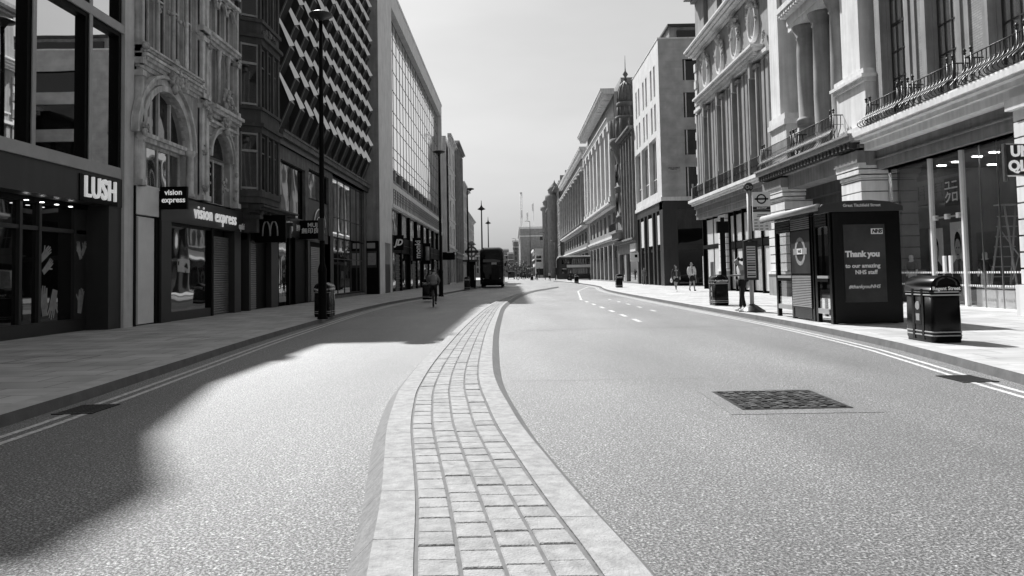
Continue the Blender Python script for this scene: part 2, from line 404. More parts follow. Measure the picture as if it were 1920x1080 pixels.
LK = smooth_tab([(-8, -4.9), (0, -4.95), (7.7, -5.1), (11.1, -5.32), (17, -5.75), (24.3, -6.1), (31, -6.35), (39.6, -6.3), (51.5, -5.43), (67.5, -4.6), (79.4, -3.75), (95, -3.5), (130, -3.5), (200, -4.5), (300, -9)], 1.5)
RK = smooth_tab([(-8, 4.6), (0, 5.2), (9.15, 6.02), (13.2, 6.6), (19.35, 6.9), (26, 6.86), (35.6, 6.84), (48, 6.9), (58, 7.15), (65, 7.6), (72, 8.2), (85, 8.6), (110, 8.4), (130, 7.6), (136, 7.2)], 1.5)

mb = MB().m('ground'); mb.quad((-900, -60, -.012), (900, -60, -.012), (900, 2500, -.012), (-900, 2500, -.012)); mb.build('ground', kind='structure')
mb = MB().m('asphalt')
for (a, xa), (b, xb) in zip(LK, LK[1:]):
    ra, rb = interp(RK, a) if a < 136 else 40, interp(RK, b) if b < 136 else 40
    mb.quad((xa-.3, a, 0), (ra+.3, a, 0), (rb+.3, b, 0), (xb-.3, b, 0))
mb.build('road', kind='structure')
def pavement(tab, far, sgn, name):
    mb = MB().m('paving')
    for (a, xa), (b, xb) in zip(tab, tab[1:]):
        mb.quad((xa+sgn*.3, a, .12), (xb+sgn*.3, b, .12), (far, b, .12), (far, a, .12))
    mb.build('pavement'+name, kind='structure')
    k = MB()
    for (a, xa), (b, xb) in zip(tab, tab[1:]):
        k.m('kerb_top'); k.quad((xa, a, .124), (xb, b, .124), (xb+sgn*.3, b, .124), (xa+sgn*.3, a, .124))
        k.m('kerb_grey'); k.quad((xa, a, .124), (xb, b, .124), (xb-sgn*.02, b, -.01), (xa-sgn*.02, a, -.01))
    k.build('kerb'+name, kind='structure')
    return
pavement(LK, -24, -1, ''); pavement(RK, 60, 1, '_opposite')
for nm, tab, sgn in (('road_line', LK, 1), ('road_line_opposite', RK, -1)):       # double lines along both kerbs
    mb = MB().m('line_paint')
    for (a, xa), (b, xb) in zip(tab, tab[1:]):
        if a > 120: break
        if sgn > 0 and 8.3 < a < 9.0: continue
        for o in (.28, .46):
            mb.quad((xa+sgn*o, a, .004), (xa+sgn*(o+.075), a, .004), (xb+sgn*(o+.075), b, .004), (xb+sgn*o, b, .004))
    mb.build(nm, kind='structure')
mb = MB().m('line_paint')
for y in (21.9, 24.6, 27.6, 30.6, 33.8, 37.0, 40.3): mb.quad((3.52, y, .004), (3.66, y, .004), (3.68, y+1.35, .004), (3.54, y+1.35, .004))
for a, b in (((3.6, 41.5), (5.0, 60)), ((5.0, 60), (7.6, 78))):
    mb.quad((a[0], a[1], .004), (a[0]+.1, a[1], .004), (b[0]+.1, b[1], .004), (b[0], b[1], .004))
for y in (27.5, 30.5, 33.5, 36.5, 40): mb.quad((5.0, y, .004), (5.12, y, .004), (5.14, y+1.0, .004), (5.02, y+1.0, .004))
mb.build('road_marking', kind='structure')
mb = MB().m('tarmac_patch')
mb.quad((-4.9, 12.9, .003), (-4.0, 12.9, .003), (-4.0, 14.6, .003), (-4.9, 14.6, .003)); mb.quad((-5.4, 21.5, .003), (-3.3, 21.5, .003), (-3.0, 27, .003), (-5.2, 27, .003))
mb.m('joint')
def seam(pts, wd):
    for (xa, ya), (xb, yb) in zip(pts, pts[1:]): mb.quad((xa, ya-wd, .0025), (xa, ya+wd, .0025), (xb, yb+wd, .0025), (xb, yb-wd, .0025))
seam([(-.05, 10.3), (.7, 10.25), (1.5, 10.28), (2.6, 10.2)], .006); seam([(.0, 19.2), (2.5, 19.6), (6.4, 19.3)], .02)
mb.build('road_patch', kind='structure')
mb = MB().m('joint')
for x0, x1, y0, y1 in ((-8.4, -7.3, 12.6, 13.7), (-7.6, -6.9, 16.8, 17.6), (-9.6, -8.8, 18.4, 19.2), (-8.1, -7.0, 27, 28.3), (-8.8, -8.0, 33, 34), (8.3, 9.1, 10.6, 11.3), (9.9, 10.8, 15.2, 16.0)):
    for a, b, c, d in ((x0, x1, y0, y0+.03), (x0, x1, y1-.03, y1), (x0, x0+.03, y0, y1), (x1-.03, x1, y0, y1)): mb.quad((a, c, .1235), (b, c, .1235), (b, d, .1235), (a, d, .1235))
mb.build('pavement_cover_outline', kind='structure')

# median strip: pale kerb stones, four files of setts
ML = smooth_tab([(-3, .15), (0, -.2), (3.4, -.66), (4.5, -.79), (5.4, -.92), (6.7, -1.11), (7.9, -1.24), (9, -1.33), (12.1, -1.41), (18, -1.41), (24, -1.33), (30, -1.17), (37, -.85), (45, -.25), (55, .75), (65, 2.25), (76, 4.35)], .25)
MR = smooth_tab([(-3, 1.5), (0, 1.02), (3.4, .57), (4.5, .38), (5.4, .24), (6.7, .05), (7.9, -.08), (9, -.19), (10.5, -.29), (13.5, -.38), (18, -.46), (24, -.48), (31, -.45), (37, -.25), (45, .2), (52, .75), (60, 1.65), (67, 2.9), (76, 4.5)], .25)
kb = MB(); js = MB()
ys = [-3+.01*i for i in range(0, 7901, 24)]
def mx(y, t):
    a, b = interp(ML, y), interp(MR, y); wd = b-a; k = min(.215, wd*.19)
    if t <= 0: return a-(-t)*.0
    return a+k+(wd-2*k)*t
for y0, y1 in zip(ys, ys[1:]):
    a0, b0, a1, b1 = interp(ML, y0), interp(MR, y0), interp(ML, y1), interp(MR, y1)
    k0, k1 = min(.215, (b0-a0)*.19), min(.215, (b1-a1)*.19)
    kb.m('joint'); kb.quad((a0+k0-.03, y0, .109), (b0-k0+.03, y0, .109), (b1-k1+.03, y1, .109), (a1+k1-.03, y1, .109))
yk = -3.0; i = 0
while yk < 75:
    y1 = min(76, yk+.86); gpy = .006
    for side in (0, 1):
        sh = 0.3*side
        n = 4
        for q in range(n):
            ya, yb = yk+sh+(y1-yk-gpy)*q/n, yk+sh+(y1-yk-gpy)*(q+1)/n
            ya, yb = min(ya, 76), min(yb, 76)
            if yb <= ya: continue
            a0, b0, a1, b1 = interp(ML, ya), interp(MR, ya), interp(ML, yb), interp(MR, yb)
            k0, k1 = min(.215, (b0-a0)*.19), min(.215, (b1-a1)*.19)
            if side == 0: e0, i0, e1, i1, s_ = a0, a0+k0-.012, a1, a1+k1-.012, -1
            else: e0, i0, e1, i1, s_ = b0, b0-k0+.012, b1, b1-k1+.012, 1
            kb.m('granite'); kb.quad((e0, ya, .12), (i0, ya, .12), (i1, yb, .12), (e1, yb, .12)); kb.quad((i0, ya, .12), (i1, yb, .12), (i1, yb, .09), (i0, ya, .09))
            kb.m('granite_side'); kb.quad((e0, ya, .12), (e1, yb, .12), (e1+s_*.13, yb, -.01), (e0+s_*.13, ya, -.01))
    yk = y1; i += 1
kb.m('granite_kerb')
kb.build('median_kerb', kind='structure')
for c in range(4):
    yy = -3+random.random()*.2
    while yy < 74.5:
        ln = random.uniform(.185, .235)
        t0, t1 = c/4+.012, (c+1)/4-.012
        za = .117+random.uniform(-.003, .004); h = .011; y0, y1 = yy, yy+ln-.011
        P = [mx(y0, t0), mx(y0, t1), mx(y1, t1), mx(y1, t0)]; Y = [y0, y0, y1, y1]
        b = len(js.v); bev = .006
        cx, cy = sum(P)/4, sum(Y)/4
        js.v += [(P[k], Y[k], .1) for k in range(4)]
        js.v += [(P[k], Y[k], za-.005) for k in range(4)]
        js.v += [(P[k]+(bev if P[k] < cx else -bev), Y[k]+(bev if Y[k] < cy else -bev), za) for k in range(4)]
        js.m(random.choice(('granite', 'granite', 'granite_dark', 'granite_bright')))
        for lo in (0, 4):
            for k in range(4): q = (k+1) % 4; js.face((b+lo+k, b+lo+q, b+lo+4+q, b+lo+4+k))
        js.face((b+8, b+9, b+10, b+11)); yy += ln
js.build('median_paving', kind='structure')

# manhole cover with its tarmac frame, gully grates
t = thing('manhole_cover', 'square patterned iron manhole cover in a dark tarmac frame on the right lane', 'manhole cover', (2.85, 8.4, 0))
mb = MB().m('tarmac_patch'); fr = [(2.12, 7.62), (3.62, 7.6), (3.52, 9.16), (2.16, 9.22)]
mb.prism([(x, y, -.004) for x, y in fr], (0, 0, .008)); mb.build('frame', t)
mb = MB().m('dark_metal'); mb.box(2.3, 3.42, 7.85, 9.04, -.003, .009)
for i in range(11):
    for j in range(12):
        x, y = 2.34+i*.097, 7.9+j*.094
        mb.m('cast_iron' if random.random() < .5 else 'dark_metal'); mb.box(x, x+.06, y, y+.055, .006, .009+random.uniform(.004, .012))
mb.build('cover', t)
def gully(x, y, lab):
    t = thing('drain_grate', lab, 'drain', (x, y, 0))
    mb = MB().m('dark_metal'); mb.box(x-.22, x+.22, y-.3, y-.26, 0, .012); mb.box(x-.22, x+.22, y+.26, y+.3, 0, .012)
    for i in range(9): mb.box(x-.2+i*.048, x-.2+i*.048+.022, y-.26, y+.26, 0, .011)
    mb.m('black'); mb.box(x-.21, x+.21, y-.28, y+.28, -.01, .004); mb.build('grate', t)
gully(-4.78, 8.65, 'iron drain grate interrupting the double lines at the left kerb')
gully(5.66, 9.7, 'iron drain grate beside the right kerb near the big bin')

# ================================================================== LEFT ROW
def mass(mb, F, u0, u1, z0, z1, front=-.35, depth=12, matn='interior'):
    mb.m(matn); F.box(mb, u0, u1, front-depth, front, z0, z1)
def dropbox(F, mb, u0, u1, d0, d1, z0, z1): F.box(mb, u0, u1, d0, d1, z0, z1)

# ---- cosmetics shop with mirror glazing
F = Fac(1, -11.0)
B = thing('shop_building', 'grey framed building with mirror windows above the LUSH sign', 'building', (-11, 12, 0))
mb = MB(); mass(mb, F, 2, 22.15, 4.3, 16.5, -.45); mass(mb, F, -70, 1.99, 0, 16.5, -.45, 12, 'stone_mid'); mass(mb, F, 2, 22.15, 0, 4.3, -1.9); mass(mb, F, 20.7, 22.15, 16.5, 21, -.45)
mb.m('frame_grey')
F.box(mb, 2, 21.45, -.4, .05, 4.3, 4.6)
F.box(mb, 2, 21.62, -.3, .04, 8.47, 8.72); F.box(mb, 2, 21.62, -.3, .04, 12.6, 12.9); F.box(mb, 2, 22.15, -.3, .06, 16.3, 16.8)
mb.m('concrete_pale'); F.box(mb, 21.62, 22.15, -.6, .06, .12, 21); mb.m('frame_grey'); F.box(mb, 20.7, 21.6, -.4, .03, 16.8, 21)
mb.build('wall', B)
edges = [2.2, 5.0, 7.6, 10.2, 12.8, 15.2, 17.55, 19.93, 21.62]
mb = MB()
for u in edges[1:-1]:
    for za, zb in ((4.6, 8.47), (8.72, 12.6), (12.9, 16.3)):
        mb.m('black'); F.box(mb, u-.08, u+.02, -.16, 0, za, zb); mb.m('frame_grey'); F.box(mb, u-.08, u+.06, 0, .03, za, zb)
mb.build('mullion', B)
for a, b in zip(edges, edges[1:]):
    for z0, z1 in ((4.6, 8.47), (8.72, 12.6)):
        f = MB().m('black'); F.box(f, b-.22, b-.08, -.16, -.01, z0, z1); F.box(f, a+.02, b-.22, -.16, -.01, z1-.12, z1)
        wn = f.build('window', B)
        p = MB().m('glass_mirror'); F.box(p, a+.02, b-.08, -.20, -.15, z0, z1-.05); p.build('pane', wn)
mb = MB().m('cladding'); F.box(mb, 2, 21.62, -.5, 0, 3.5, 4.298); F.box(mb, 20.95, 21.62, -.7, -.02, .12, 3.5); mb.build('fascia', B)
mb = MB().m('black'); F.box(mb, 2, 21.3, -1.95, -.6, 3.38, 3.5); mb.m('fascia_dark')
F.box(mb, 2, 20.95, -.76, -.62, .12, .45); F.box(mb, 2, 20.95, -.76, -.64, 2.72, 2.82)
for u in (12.2, 14.3, 16.4, 18.15, 18.9, 20.42): F.box(mb, u-.05, u+.05, -.78, -.62, .45, 3.4)
F.box(mb, 20.42, 20.95, -.9, -.64, .12, 3.4)
mb.build('shopfront', B)
for a, b in ((12.25, 14.25), (14.35, 16.35), (16.45, 18.1), (18.2, 18.85), (18.95, 20.37)):
    p = MB().m('glass_dark'); F.box(p, a, b, -.74, -.71, .45, 2.72); F.box(p, a, b, -.74, -.712, 2.82, 3.38); p.build('shop_window', B)
for u in (17.9, 18.5, 19.1, 19.7): 
    l = MB().m('lamp_glow'); l.lathe([(.05, 0), (.05, .01)], (-11.35, u, 3.365), 8); l.build('downlight', B)
def printed_hand(u, z, s, ang, par, flip=1):
    """a pale hand print stuck on the window"""
    mb = MB().m('print_pale'); ca, sa = math.cos(ang), math.sin(ang)
    def q(a, b): return (-11-.70, u+(a*ca-b*sa)*s*flip, z+(a*sa+b*ca)*s)
    palm = [(-.25, -.9), (.2, -.9), (.28, -.1), (.3, .3), (-.3, .3), (-.32, -.1)]
    mb.prism([q(*p) for p in palm], (.004, 0, 0))
    for i, (x, l) in enumerate(((-.25, .38), (-.085, .5), (.085, .46), (.24, .33))):
        mb.prism([q(x-.065, .3), q(x+.065, .3), q(x+.05+i*.02, .3+l), q(x-.045+i*.02, .3+l)], (.004, 0, 0))
    mb.prism([q(-.32, -.1), (q(-.3, .1)), q(-.55, .35), q(-.62, .25)], (.004, 0, 0))
    return mb.build('window_print', par)
printed_hand(19.25, 2.15, .33, -.9, B); printed_hand(19.35, 1.85, .3, .9, B, -1); printed_hand(19.2, 1.0, .45, .1, B); printed_hand(19.55, .85, .45, 2.9, B)
def printed_hand2(u, z, s, ang, flip=1):
    o = printed_hand(u, z, s, ang, B, flip)
    for v in o.data.vertices: v.co.x += .07
printed_hand2(20.6, 2.3, .3, .4); printed_hand2(20.85, 2.35, .26, -.5); printed_hand2(20.7, .95, .4, -.15)
S = thing('shop_sign', 'raised white LUSH lettering on the dark fascia', 'sign', (-11, 20.4, 3.85))
mb = MB().m('black'); F.box(mb, 19.45, 21.32, .005, .03, 3.5, 4.2); mb.build('backing', S)
text('LUSH', .78, 'letter_glow', S, (-10.93, 20.38, 3.86), (0, 1, 0), (0, 0, 1), .03, .008, .80, sp=1.12)

# ---- carved stone building with the big arch (opticians)
F = Fac(1, -10.9)
B = thing('stone_building', 'carved pale stone building with a huge arched window over the opticians', 'building', (-10.9, 26.2, 0))
mb = MB(); mass(mb, F, 22.2, 30.15, 0, 16.4, -.45)
mb.m('stone_pale_mid')
A = (24.0, 5.75, 1.6)     # arch centre u, springing z, radius
F.wall(mb, 22.2, 26.6, 4.2, 5.75, [(22.4, 25.6, 4.2, 5.75)]); F.spandrel(mb, 22.2, 26.6, 5.75, 7.75, 24.0, 1.6)
w2 = [(22.45, 23.25), (23.55, 24.35), (24.65, 25.4), (25.65, 26.4)]
F.wall(mb, 22.2, 26.6, 7.75, 12.4, [(a, b, 8.35, 11.6) for a, b in w2]); F.wall(mb, 22.2, 26.6, 12.4, 16.6, [(a, b, 13, 15.6) for a, b in w2])
# second bay
F.wall(mb, 27.2, 30.15, 4.2, 5.9, [(27.65, 29.65, 4.2, 5.9)]); F.spandrel(mb, 27.2, 30.15, 5.9, 7.35, 28.65, 1.0)
w3 = [(27.45, 28.15), (28.35, 29.05), (29.25, 29.95)]
F.wall(mb, 27.2, 30.15, 7.35, 12.0, [(a, b, 7.95, 9.95) for a, b in w3]+[(a, b, 10.6, 11.95) for a, b in w3])
F.wall(mb, 27.2, 30.15, 12.0, 16.6, [(a, b, 12.0, 13.6) for a, b in w3])
mb.build('wall', B)
mb = MB().m('stone_pale')
F.ring(mb, 24.0, 5.75, 1.6, 1.78, -.1, .16); F.ring(mb, 24.0, 5.75, 1.8, 1.98, -.02, .09); F.ring(mb, 24, 5.75, 2.0, 2.1, -.02, .2)
for u in (22.3, 25.72): F.lathe(mb, u, .1, 4.2, [(.16, 0), (.16, .1), (.12, .14), (.11, 1.35), (.17, 1.42), (.17, 1.55)], 10)
F.ring(mb, 28.65, 5.9, 1.0, 1.12, -.05, .12); F.ring(mb, 28.65, 5.9, 1.14, 1.22, -.02, .18)
for z0, st in ((7.72, ((.06, .12), (.14, .1), (.24, .1), (.32, .08))), (8.16, ((.12, .08), (.22, .06), (.3, .06))), (12.3, ((.1, .14), (.25, .12), (.34, .1)))): F.cornice(mb, 22.2, 26.55, z0, st)
for z0, st in ((7.0, ((.08, .1), (.2, .1))), (7.36, ((.12, .12), (.3, .12), (.42, .12))), (10.0, ((.08, .12), (.2, .12), (.3, .1))), (11.9, ((.1, .1), (.28, .1)))): F.cornice(mb, 27.22, 30.1, z0, st)
# strip pilasters
for u0_, u1_ in ((22.2, 22.36), (26.6, 26.85), (26.95, 27.2), (30.0, 30.18)):
    for a, b in ((4.2, 7.6), (7.8, 10.0), (10.2, 12.2), (12.5, 16.5)):
        F.box(mb, u0_, u1_, -.1, .16, a, b); F.box(mb, u0_-.05, u1_+.05, -.1, .22, b-.16, b); F.box(mb, u0_-.05, u1_+.05, -.1, .22, a, a+.18)
F.box(mb, 26.6, 27.2, -.4, .05, 4.2, 16.6)
for a, b in w2:
    F.ring(mb, (a+b)/2, 11.3, (b-a)/2-.02, (b-a)/2+.1, -.02, .12, 8)
    F.lathe(mb, a-.13, .06, 8.4, [(.1, 0), (.07, .1), (.06, 2.6), (.11, 2.75), (.11, 2.9)], 8)
for a, b in w3:
    F.lathe(mb, a-.08, .1, 7.95, [(.09, 0), (.06, .1), (.06, 1.6), (.1, 1.75), (.1, 2.0)], 8)
    F.ring(mb, (a+b)/2, 11.55, (b-a)/2-.02, (b-a)/2+.08, -.02, .1, 8)
mb.build('stone_trim', B)
mb = MB().m('carved')
F.carving(mb, 24.55, 7.9, .9, .55, 46, .16, .15); F.carving(mb, 28.65, 7.3, .55, .35, 22, .2, .11); F.carving(mb, 28.65, 8.2, .7, .5, 24, .3, .1)
for u, z in ((22.3, 8.3), (26.72, 7.6), (26.72, 5.9), (22.25, 5.8), (30.05, 9.9), (27.1, 9.9), (27.1, 7.3), (26.72, 4.6), (28.6, 4.9)): F.carving(mb, u, z, .2, .3, 9, .18, .09)
for k in range(8): F.carving(mb, 27.34, 4.6+k*.3, .05, .08, 1, .06, .08); F.carving(mb, 30.0, 4.6+k*.3, .05, .08, 1, .06, .08)
for k in range(14): F.carving(mb, 22.4+k*.31, 9.9+random.uniform(0, .1), .1, .1, 2, .06, .07)
mb.build('carving', B)
mb = MB().m('stone_pale_mid'); mb.prism([F.P(u, -.5, z) for u, z in ((22.2, 16.3), (30.1, 16.3), (28.6, 16.9), (26.4, 16.6), (24.6, 18.2), (23.2, 19.6), (22.2, 20.6))], (-6, 0, 0)); mb.build('gable', B)
wn = F.window(B, 22.42, 25.58, 4.2, 5.6, -.25, 4, 1, .09, 'stone_pale', 'glass_wavy', .1, 'arched_window')
mb = MB().m('stone_pale'); F.box(mb, 22.4, 25.6, -.28, -.02, 5.6, 5.74); F.box(mb, 22.4, 25.6, -.28, .06, 5.74, 5.86)
for u in (23.2, 24, 24.8): F.box(mb, u-.045, u+.045, -.28, -.16, 5.86, 5.75+math.sqrt(max(.01, 1.6**2-(u-24)**2)))
mb.build('transom', wn)
mb = MB().m('glass_dark'); mb.prism([F.P(24+1.6*math.cos(PI*i/20), -.29, 5.75+1.6*math.sin(PI*i/20)) for i in range(21)], (.04, 0, 0)); mb.build('fanlight_pane', wn)
wn = F.window(B, 27.67, 29.63, 4.2, 5.9, -.3, 2, 1, .08, 'stone_pale', 'glass_dark', .08, 'arched_window')
mb = MB().m('glass_dark'); mb.prism([F.P(28.65+1.0*math.cos(PI*i/16), -.31, 5.9+1.0*math.sin(PI*i/16)) for i in range(17)], (.04, 0, 0)); mb.build('fanlight_pane', wn)
for a, b in w2:
    F.window(B, a, b, 8.35, 11.6, -.2, 2, 1, .07, 'stone_pale', 'glass_dark', .05, zs=[10.3]); F.window(B, a, b, 13, 15.6, -.2, 2, 2, .07, 'stone_pale')
for a, b in w3: F.window(B, a, b, 7.95, 9.95, -.2, 1, 1, .06, 'stone_pale', 'glass_dark', .05, zs=[9.2]); F.window(B, a, b, 10.6, 11.95, -.2, 1, 1, .06, 'stone_pale')
# ground floor of the opticians
mb = MB().m('fascia_dark'); F.box(mb, 23.7, 31.55, -.3, .06, 3.3, 4.12); F.box(mb, 23.72, 24.45, -.4, .02, .12, 3.3)
mb.m('cladding'); F.box(mb, 23.74, 24.44, -.38, .05, .12, 3.3); F.box(mb, 30.05, 30.75, -.38, .03, .12, 3.3); F.box(mb, 24.45, 27.8, -.2, .0, .12, .42)
mb.m('black'); F.box(mb, 24.45, 24.5, -.15, .01, .42, 3.3); F.box(mb, 27.76, 27.95, -.25, .03, .12, 3.3); F.box(mb, 23.5, 23.72, -.3, -.02, .12, 4.2); F.box(mb, 24.5, 27.76, -.15, .01, 3.2, 3.3)
F.box(mb, 22.15, 22.25, -.3, .0, .12, 4.2)
mb.build('shopfront', B)
p = MB().m('glass_wavy'); F.box(p, 24.5, 27.76, -.12, -.09, .42, 3.2); p.build('shop_window', B)
mb = MB().m('shutter')
for k in range(33): z = .14+k*.088; mb.prism([F.P(27.95, -.24, z), F.P(27.95, -.2, z+.03), F.P(27.95, -.22, z+.086), F.P(27.95, -.27, z+.086)], (0, 2.1, 0))
mb.build('roller_shutter', B)
D = thing('doorway_panel', 'pale blank boarded doorway between the LUSH shop and the opticians', 'boarding', (-10.9, 22.9, .12))
mb = MB().m('panel_white'); F.box(mb, 22.25, 23.48, -.2, -.06, .16, 3.33); mb.build('panel', D)
mb = MB().m('panel_white'); F.box(mb, 22.22, 23.62, -.2, .02, 3.38, 4.28); mb.m('frame_grey'); F.box(mb, 22.27, 22.42, -.06, -.03, .16, 3.3); mb.build('header_panel', D)
S = thing('shop_sign', 'white vision express lettering along the dark fascia', 'sign', (-10.9, 28, 3.7))
text('vision express', .66, 'letter_glow', S, (-10.80, 28.05, 3.74), (0, 1, 0), (0, 0, 1), .02, .004, .95, sp=1.1); text('opticians', .36, 'letter_white', S, (-10.80, 30.85, 3.52), (0, 1, 0), (0, 0, 1), .012, .01, .8)
S = thing('projecting_sign', 'small black square vision express sign standing out from the wall', 'sign', (-10.2, 23.7, 3.9))
mb = MB().m('black'); mb.box(-10.85, -10.02, 23.62, 23.74, 3.62, 4.32); mb.box(-10.9, -10.85, 23.66, 23.7, 3.7, 4.2); mb.build('panel', S)
text('vision\nexpress', .235, 'letter_glow', S, (-10.43, 23.61, 4.02), (1, 0, 0), (0, 0, 1), .004, .006)

# ---- dark ornate building with bay window
F = Fac(1, -10.9)
B = thing('ornate_building', 'dark sooty ornate building with a projecting stone bay window', 'building', (-10.9, 33, 0))
mb = MB(); mass(mb, F, 30.2, 35.4, 0, 17.0, -.3)
mb.m('stone_dark'); F.wall(mb, 30.2, 35.4, 3.9, 17, [])
mb.build('wall', B)
# bay: canted plan (u,d)
plan = [(30.5, 0), (31.05, .75), (33.5, .75), (34.2, 0)]
def bayband(mb, z0, z1, o=0.0):
    pts = [(30.5-o, -.05), (31.05-o*.6, .75+o), (33.5+o*.6, .75+o), (34.2+o, -.05)]
    mb.prism([F.P(u, d, z0) for u, d in pts], (0, 0, z1-z0))
mb = MB().m('stone_dark')
for z0, z1, o in ((4.3, 4.5, -.15), (4.5, 4.75, 0), (4.75, 5.0, .06), (7.35, 7.6, .04), (7.6, 7.75, .14), (7.75, 8.3, 0), (8.3, 8.42, .08), (11.0, 11.25, .04), (11.25, 11.4, .16), (11.4, 11.9, 0), (11.9, 12.05, .1), (14.6, 15.0, .1), (15, 15.2, .2)): bayband(mb, z0, z1, o)
for z0, z1 in ((5, 7.35), (8.42, 11.0), (12.05, 14.6)):
    for u, d in ((30.55, .05), (31.08, .72), (31.95, .72), (32.75, .72), (33.47, .72), (34.1, .1)): F.box(mb, u-.1, u+.1, d-.12, d+.03, z0, z1)
    F.box(mb, 30.2, 30.34, -.1, .12, z0-.2, z1+.2); F.box(mb, 34.6, 34.8, -.1, .14, z0-.3, z1+.3); F.box(mb, 35.15, 35.4, -.1, .14, z0-.3, z1+.3)
mb.build('bay', B)
for z0, z1 in ((5, 7.35), (8.42, 11.0), (12.05, 14.6)):
    zt = z0+(z1-z0)*.68
    for a, b in (((30.62, .1), (31.02, .62)), ):
        f = MB().m('stone'); 
        for za, zb in ((z0+.05, z0+.13), (zt-.05, zt+.05), (z1-.1, z1-.02)):
            f.prism([F.P(a[0], a[1], za), F.P(b[0], b[1], za), F.P(b[0]-.1, b[1], za), F.P(a[0]-.1, a[1], za)], (0, 0, zb-za))
        for q in (a, b): F.box(f, q[0]-.06, q[0]+.02, q[1]-.05, q[1]+.03, z0, z1)
        wn = f.build('bay_window', B)
        p = MB().m('glass_black'); p.prism([F.P(a[0], a[1]-.03, z0), F.P(b[0], b[1]-.03, z0), F.P(b[0]-.06, b[1]-.03, z0), F.P(a[0]-.06, a[1]-.03, z0)], (0, 0, z1-z0)); p.build('pane', wn)
    for a, b in ((31.18, 31.85), (32.05, 32.65), (32.85, 33.37)):
        F.window(B, a, b, z0+.05, z1-.05, .6, 1, 1, .05, 'stone_grime', 'glass_dark', .06, 'bay_window', zs=[zt])
mb = MB().m('carved'); 
mb.m('stone_grime'); F.carving(mb, 32.4, 4.35, 1.2, .25, 24, .5, .14); F.carving(mb, 34.9, 7.7, .3, .3, 12, .2, .1); F.carving(mb, 31.9, 11.6, 1.2, .3, 26, .75, .1); F.carving(mb, 35, 11.3, .3, .4, 14, .2, .1)
mb.build('carving', B)
mb = MB().m('stone_dark')
F.cornice(mb, 30.9, 36.0, 4.0, ((.25, .12), (.5, .1), (.75, .12), (.9, .08)))
for u in (31.1, 33.4, 35.7): F.box(mb, u-.16, u+.16, 0, .6, 3.3, 4.0); F.box(mb, u-.2, u+.2, 0, .75, 3.85, 4.0)
mb.m('black'); F.box(mb, 31.5, 35.7, -.25, .02, 3.05, 3.99)
mb.m('cladding'); F.box(mb, 31.5, 31.7, -.3, .1, .12, 3.3); F.box(mb, 34.6, 35.5, -.3, .04, .12, 3.3)
mb.build('shopfront', B)
mb = MB().m('shutter')
for k in range(31): z = .14+k*.094; mb.prism([F.P(31.7, -.24, z), F.P(31.7, -.2, z+.03), F.P(31.7, -.22, z+.092), F.P(31.7, -.27, z+.092)], (0, 1.6, 0))
mb.build('roller_shutter', B)
mb = MB().m('black'); F.box(mb, 33.3, 34.6, -.28, -.2, .12, 3.1); mb.build('doorway', B)
S = thing('projecting_sign', 'black square hanging sign with a pale double arch emblem', 'sign', (-10.1, 32.4, 3.5))
mb = MB().m('black'); mb.box(-10.85, -9.55, 32.35, 32.5, 2.95, 4.1); mb.box(-10.95, -10.85, 32.4, 32.45, 3.2, 3.9); mb.build('panel', S)
mb = MB().m('frame_grey')
for cx in (-10.36, -10.04):
    pth = [(cx+.15*math.cos(PI*(1-i/10))*1.05, 32.34, 3.22+.62*math.sin(PI*i/10)**.8) for i in range(11)]
    mb.tube(pth, .035, 6)
mb.build('emblem', S)

# ---- folded-plate facade (homeware shop)
F = Fac(1, -10.9)
B = thing('folded_facade_building', 'dark building whose upper front is a screen of tilted shiny metal blades', 'building', (-10.9, 46, 0))
mb = MB(); mass(mb, F, 35.6, 57.6, 0, 23.6, -.4, 14)
mb.m('cladding'); F.box(mb, 35.6, 57.6, -.4, -.3, 8, 23.6)
mb.m('stone_grime')
F.wall(mb, 35.6, 57.6, 3.9, 7.75, [(36.2, 40.5, 4.45, 7.1), (41.2, 45.7, 5.75, 7.35), (41.2, 45.7, 3.9, 5.75), (46.7, 56.6, 3.9, 7.75)])
F.wall(mb, 35.6, 57.6, .12, 3.9, [(35.8, 45.9, .12, 3.9), (46.7, 56.6, .3, 3.9)])
F.cornice(mb, 35.6, 57.6, 7.75, ((.12, .3), (.3, .25), (.36, .12)))
mb.build('wall', B)
mb = MB().m('cladding'); F.box(mb, 35.6, 57.6, -.3, .15, 7.75, 8.35); mb.build('canopy', B)
for a, b, c, e in ((36.2, 40.5, 4.45, 7.1), (41.2, 45.7, 5.75, 7.35)):
    F.window(B, a, b, c, e, -.22, 1, 1, .06, 'black', 'glass_black')
mb = MB().m('fascia_dark'); F.box(mb, 35.8, 42.4, -.25, .1, 3.45, 4.35); F.box(mb, 41.3, 45.7, -.2, -.1, 3.9, 5.7); mb.m('cladding'); F.box(mb, 41.25, 45.7, -.12, -.06, 3.4, 5.74)
F.box(mb, 45.9, 46.7, -.3, .03, .12, 3.9); F.box(mb, 40.9, 41.3, -.25, .02, .12, 3.45); mb.m('black'); F.box(mb, 35.8, 41, -.3, -.25, .12, 3.5); F.box(mb, 38.9, 40.9, -.2, -.1, .12, 3.45)
F.box(mb, 37.55, 37.7, -.2, -.02, .12, 3.45); F.box(mb, 35.7, 35.85, -.2, .0, .12, 3.45)
mb.build('shopfront', B)
p = MB().m('glass_wavy'); F.box(p, 35.85, 37.55, -.12, -.1, .3, 3.4); p.build('shop_window', B)
mb = MB().m('shutter')
for k in range(30): z = .14+k*.1; mb.prism([F.P(42.2, -.2, z), F.P(42.2, -.16, z+.03), F.P(42.2, -.18, z+.098), F.P(42.2, -.22, z+.098)], (0, 2.6, 0))
mb.build('roller_shutter', B)
mb = MB().m('steel')      # neon arch on the dark panel
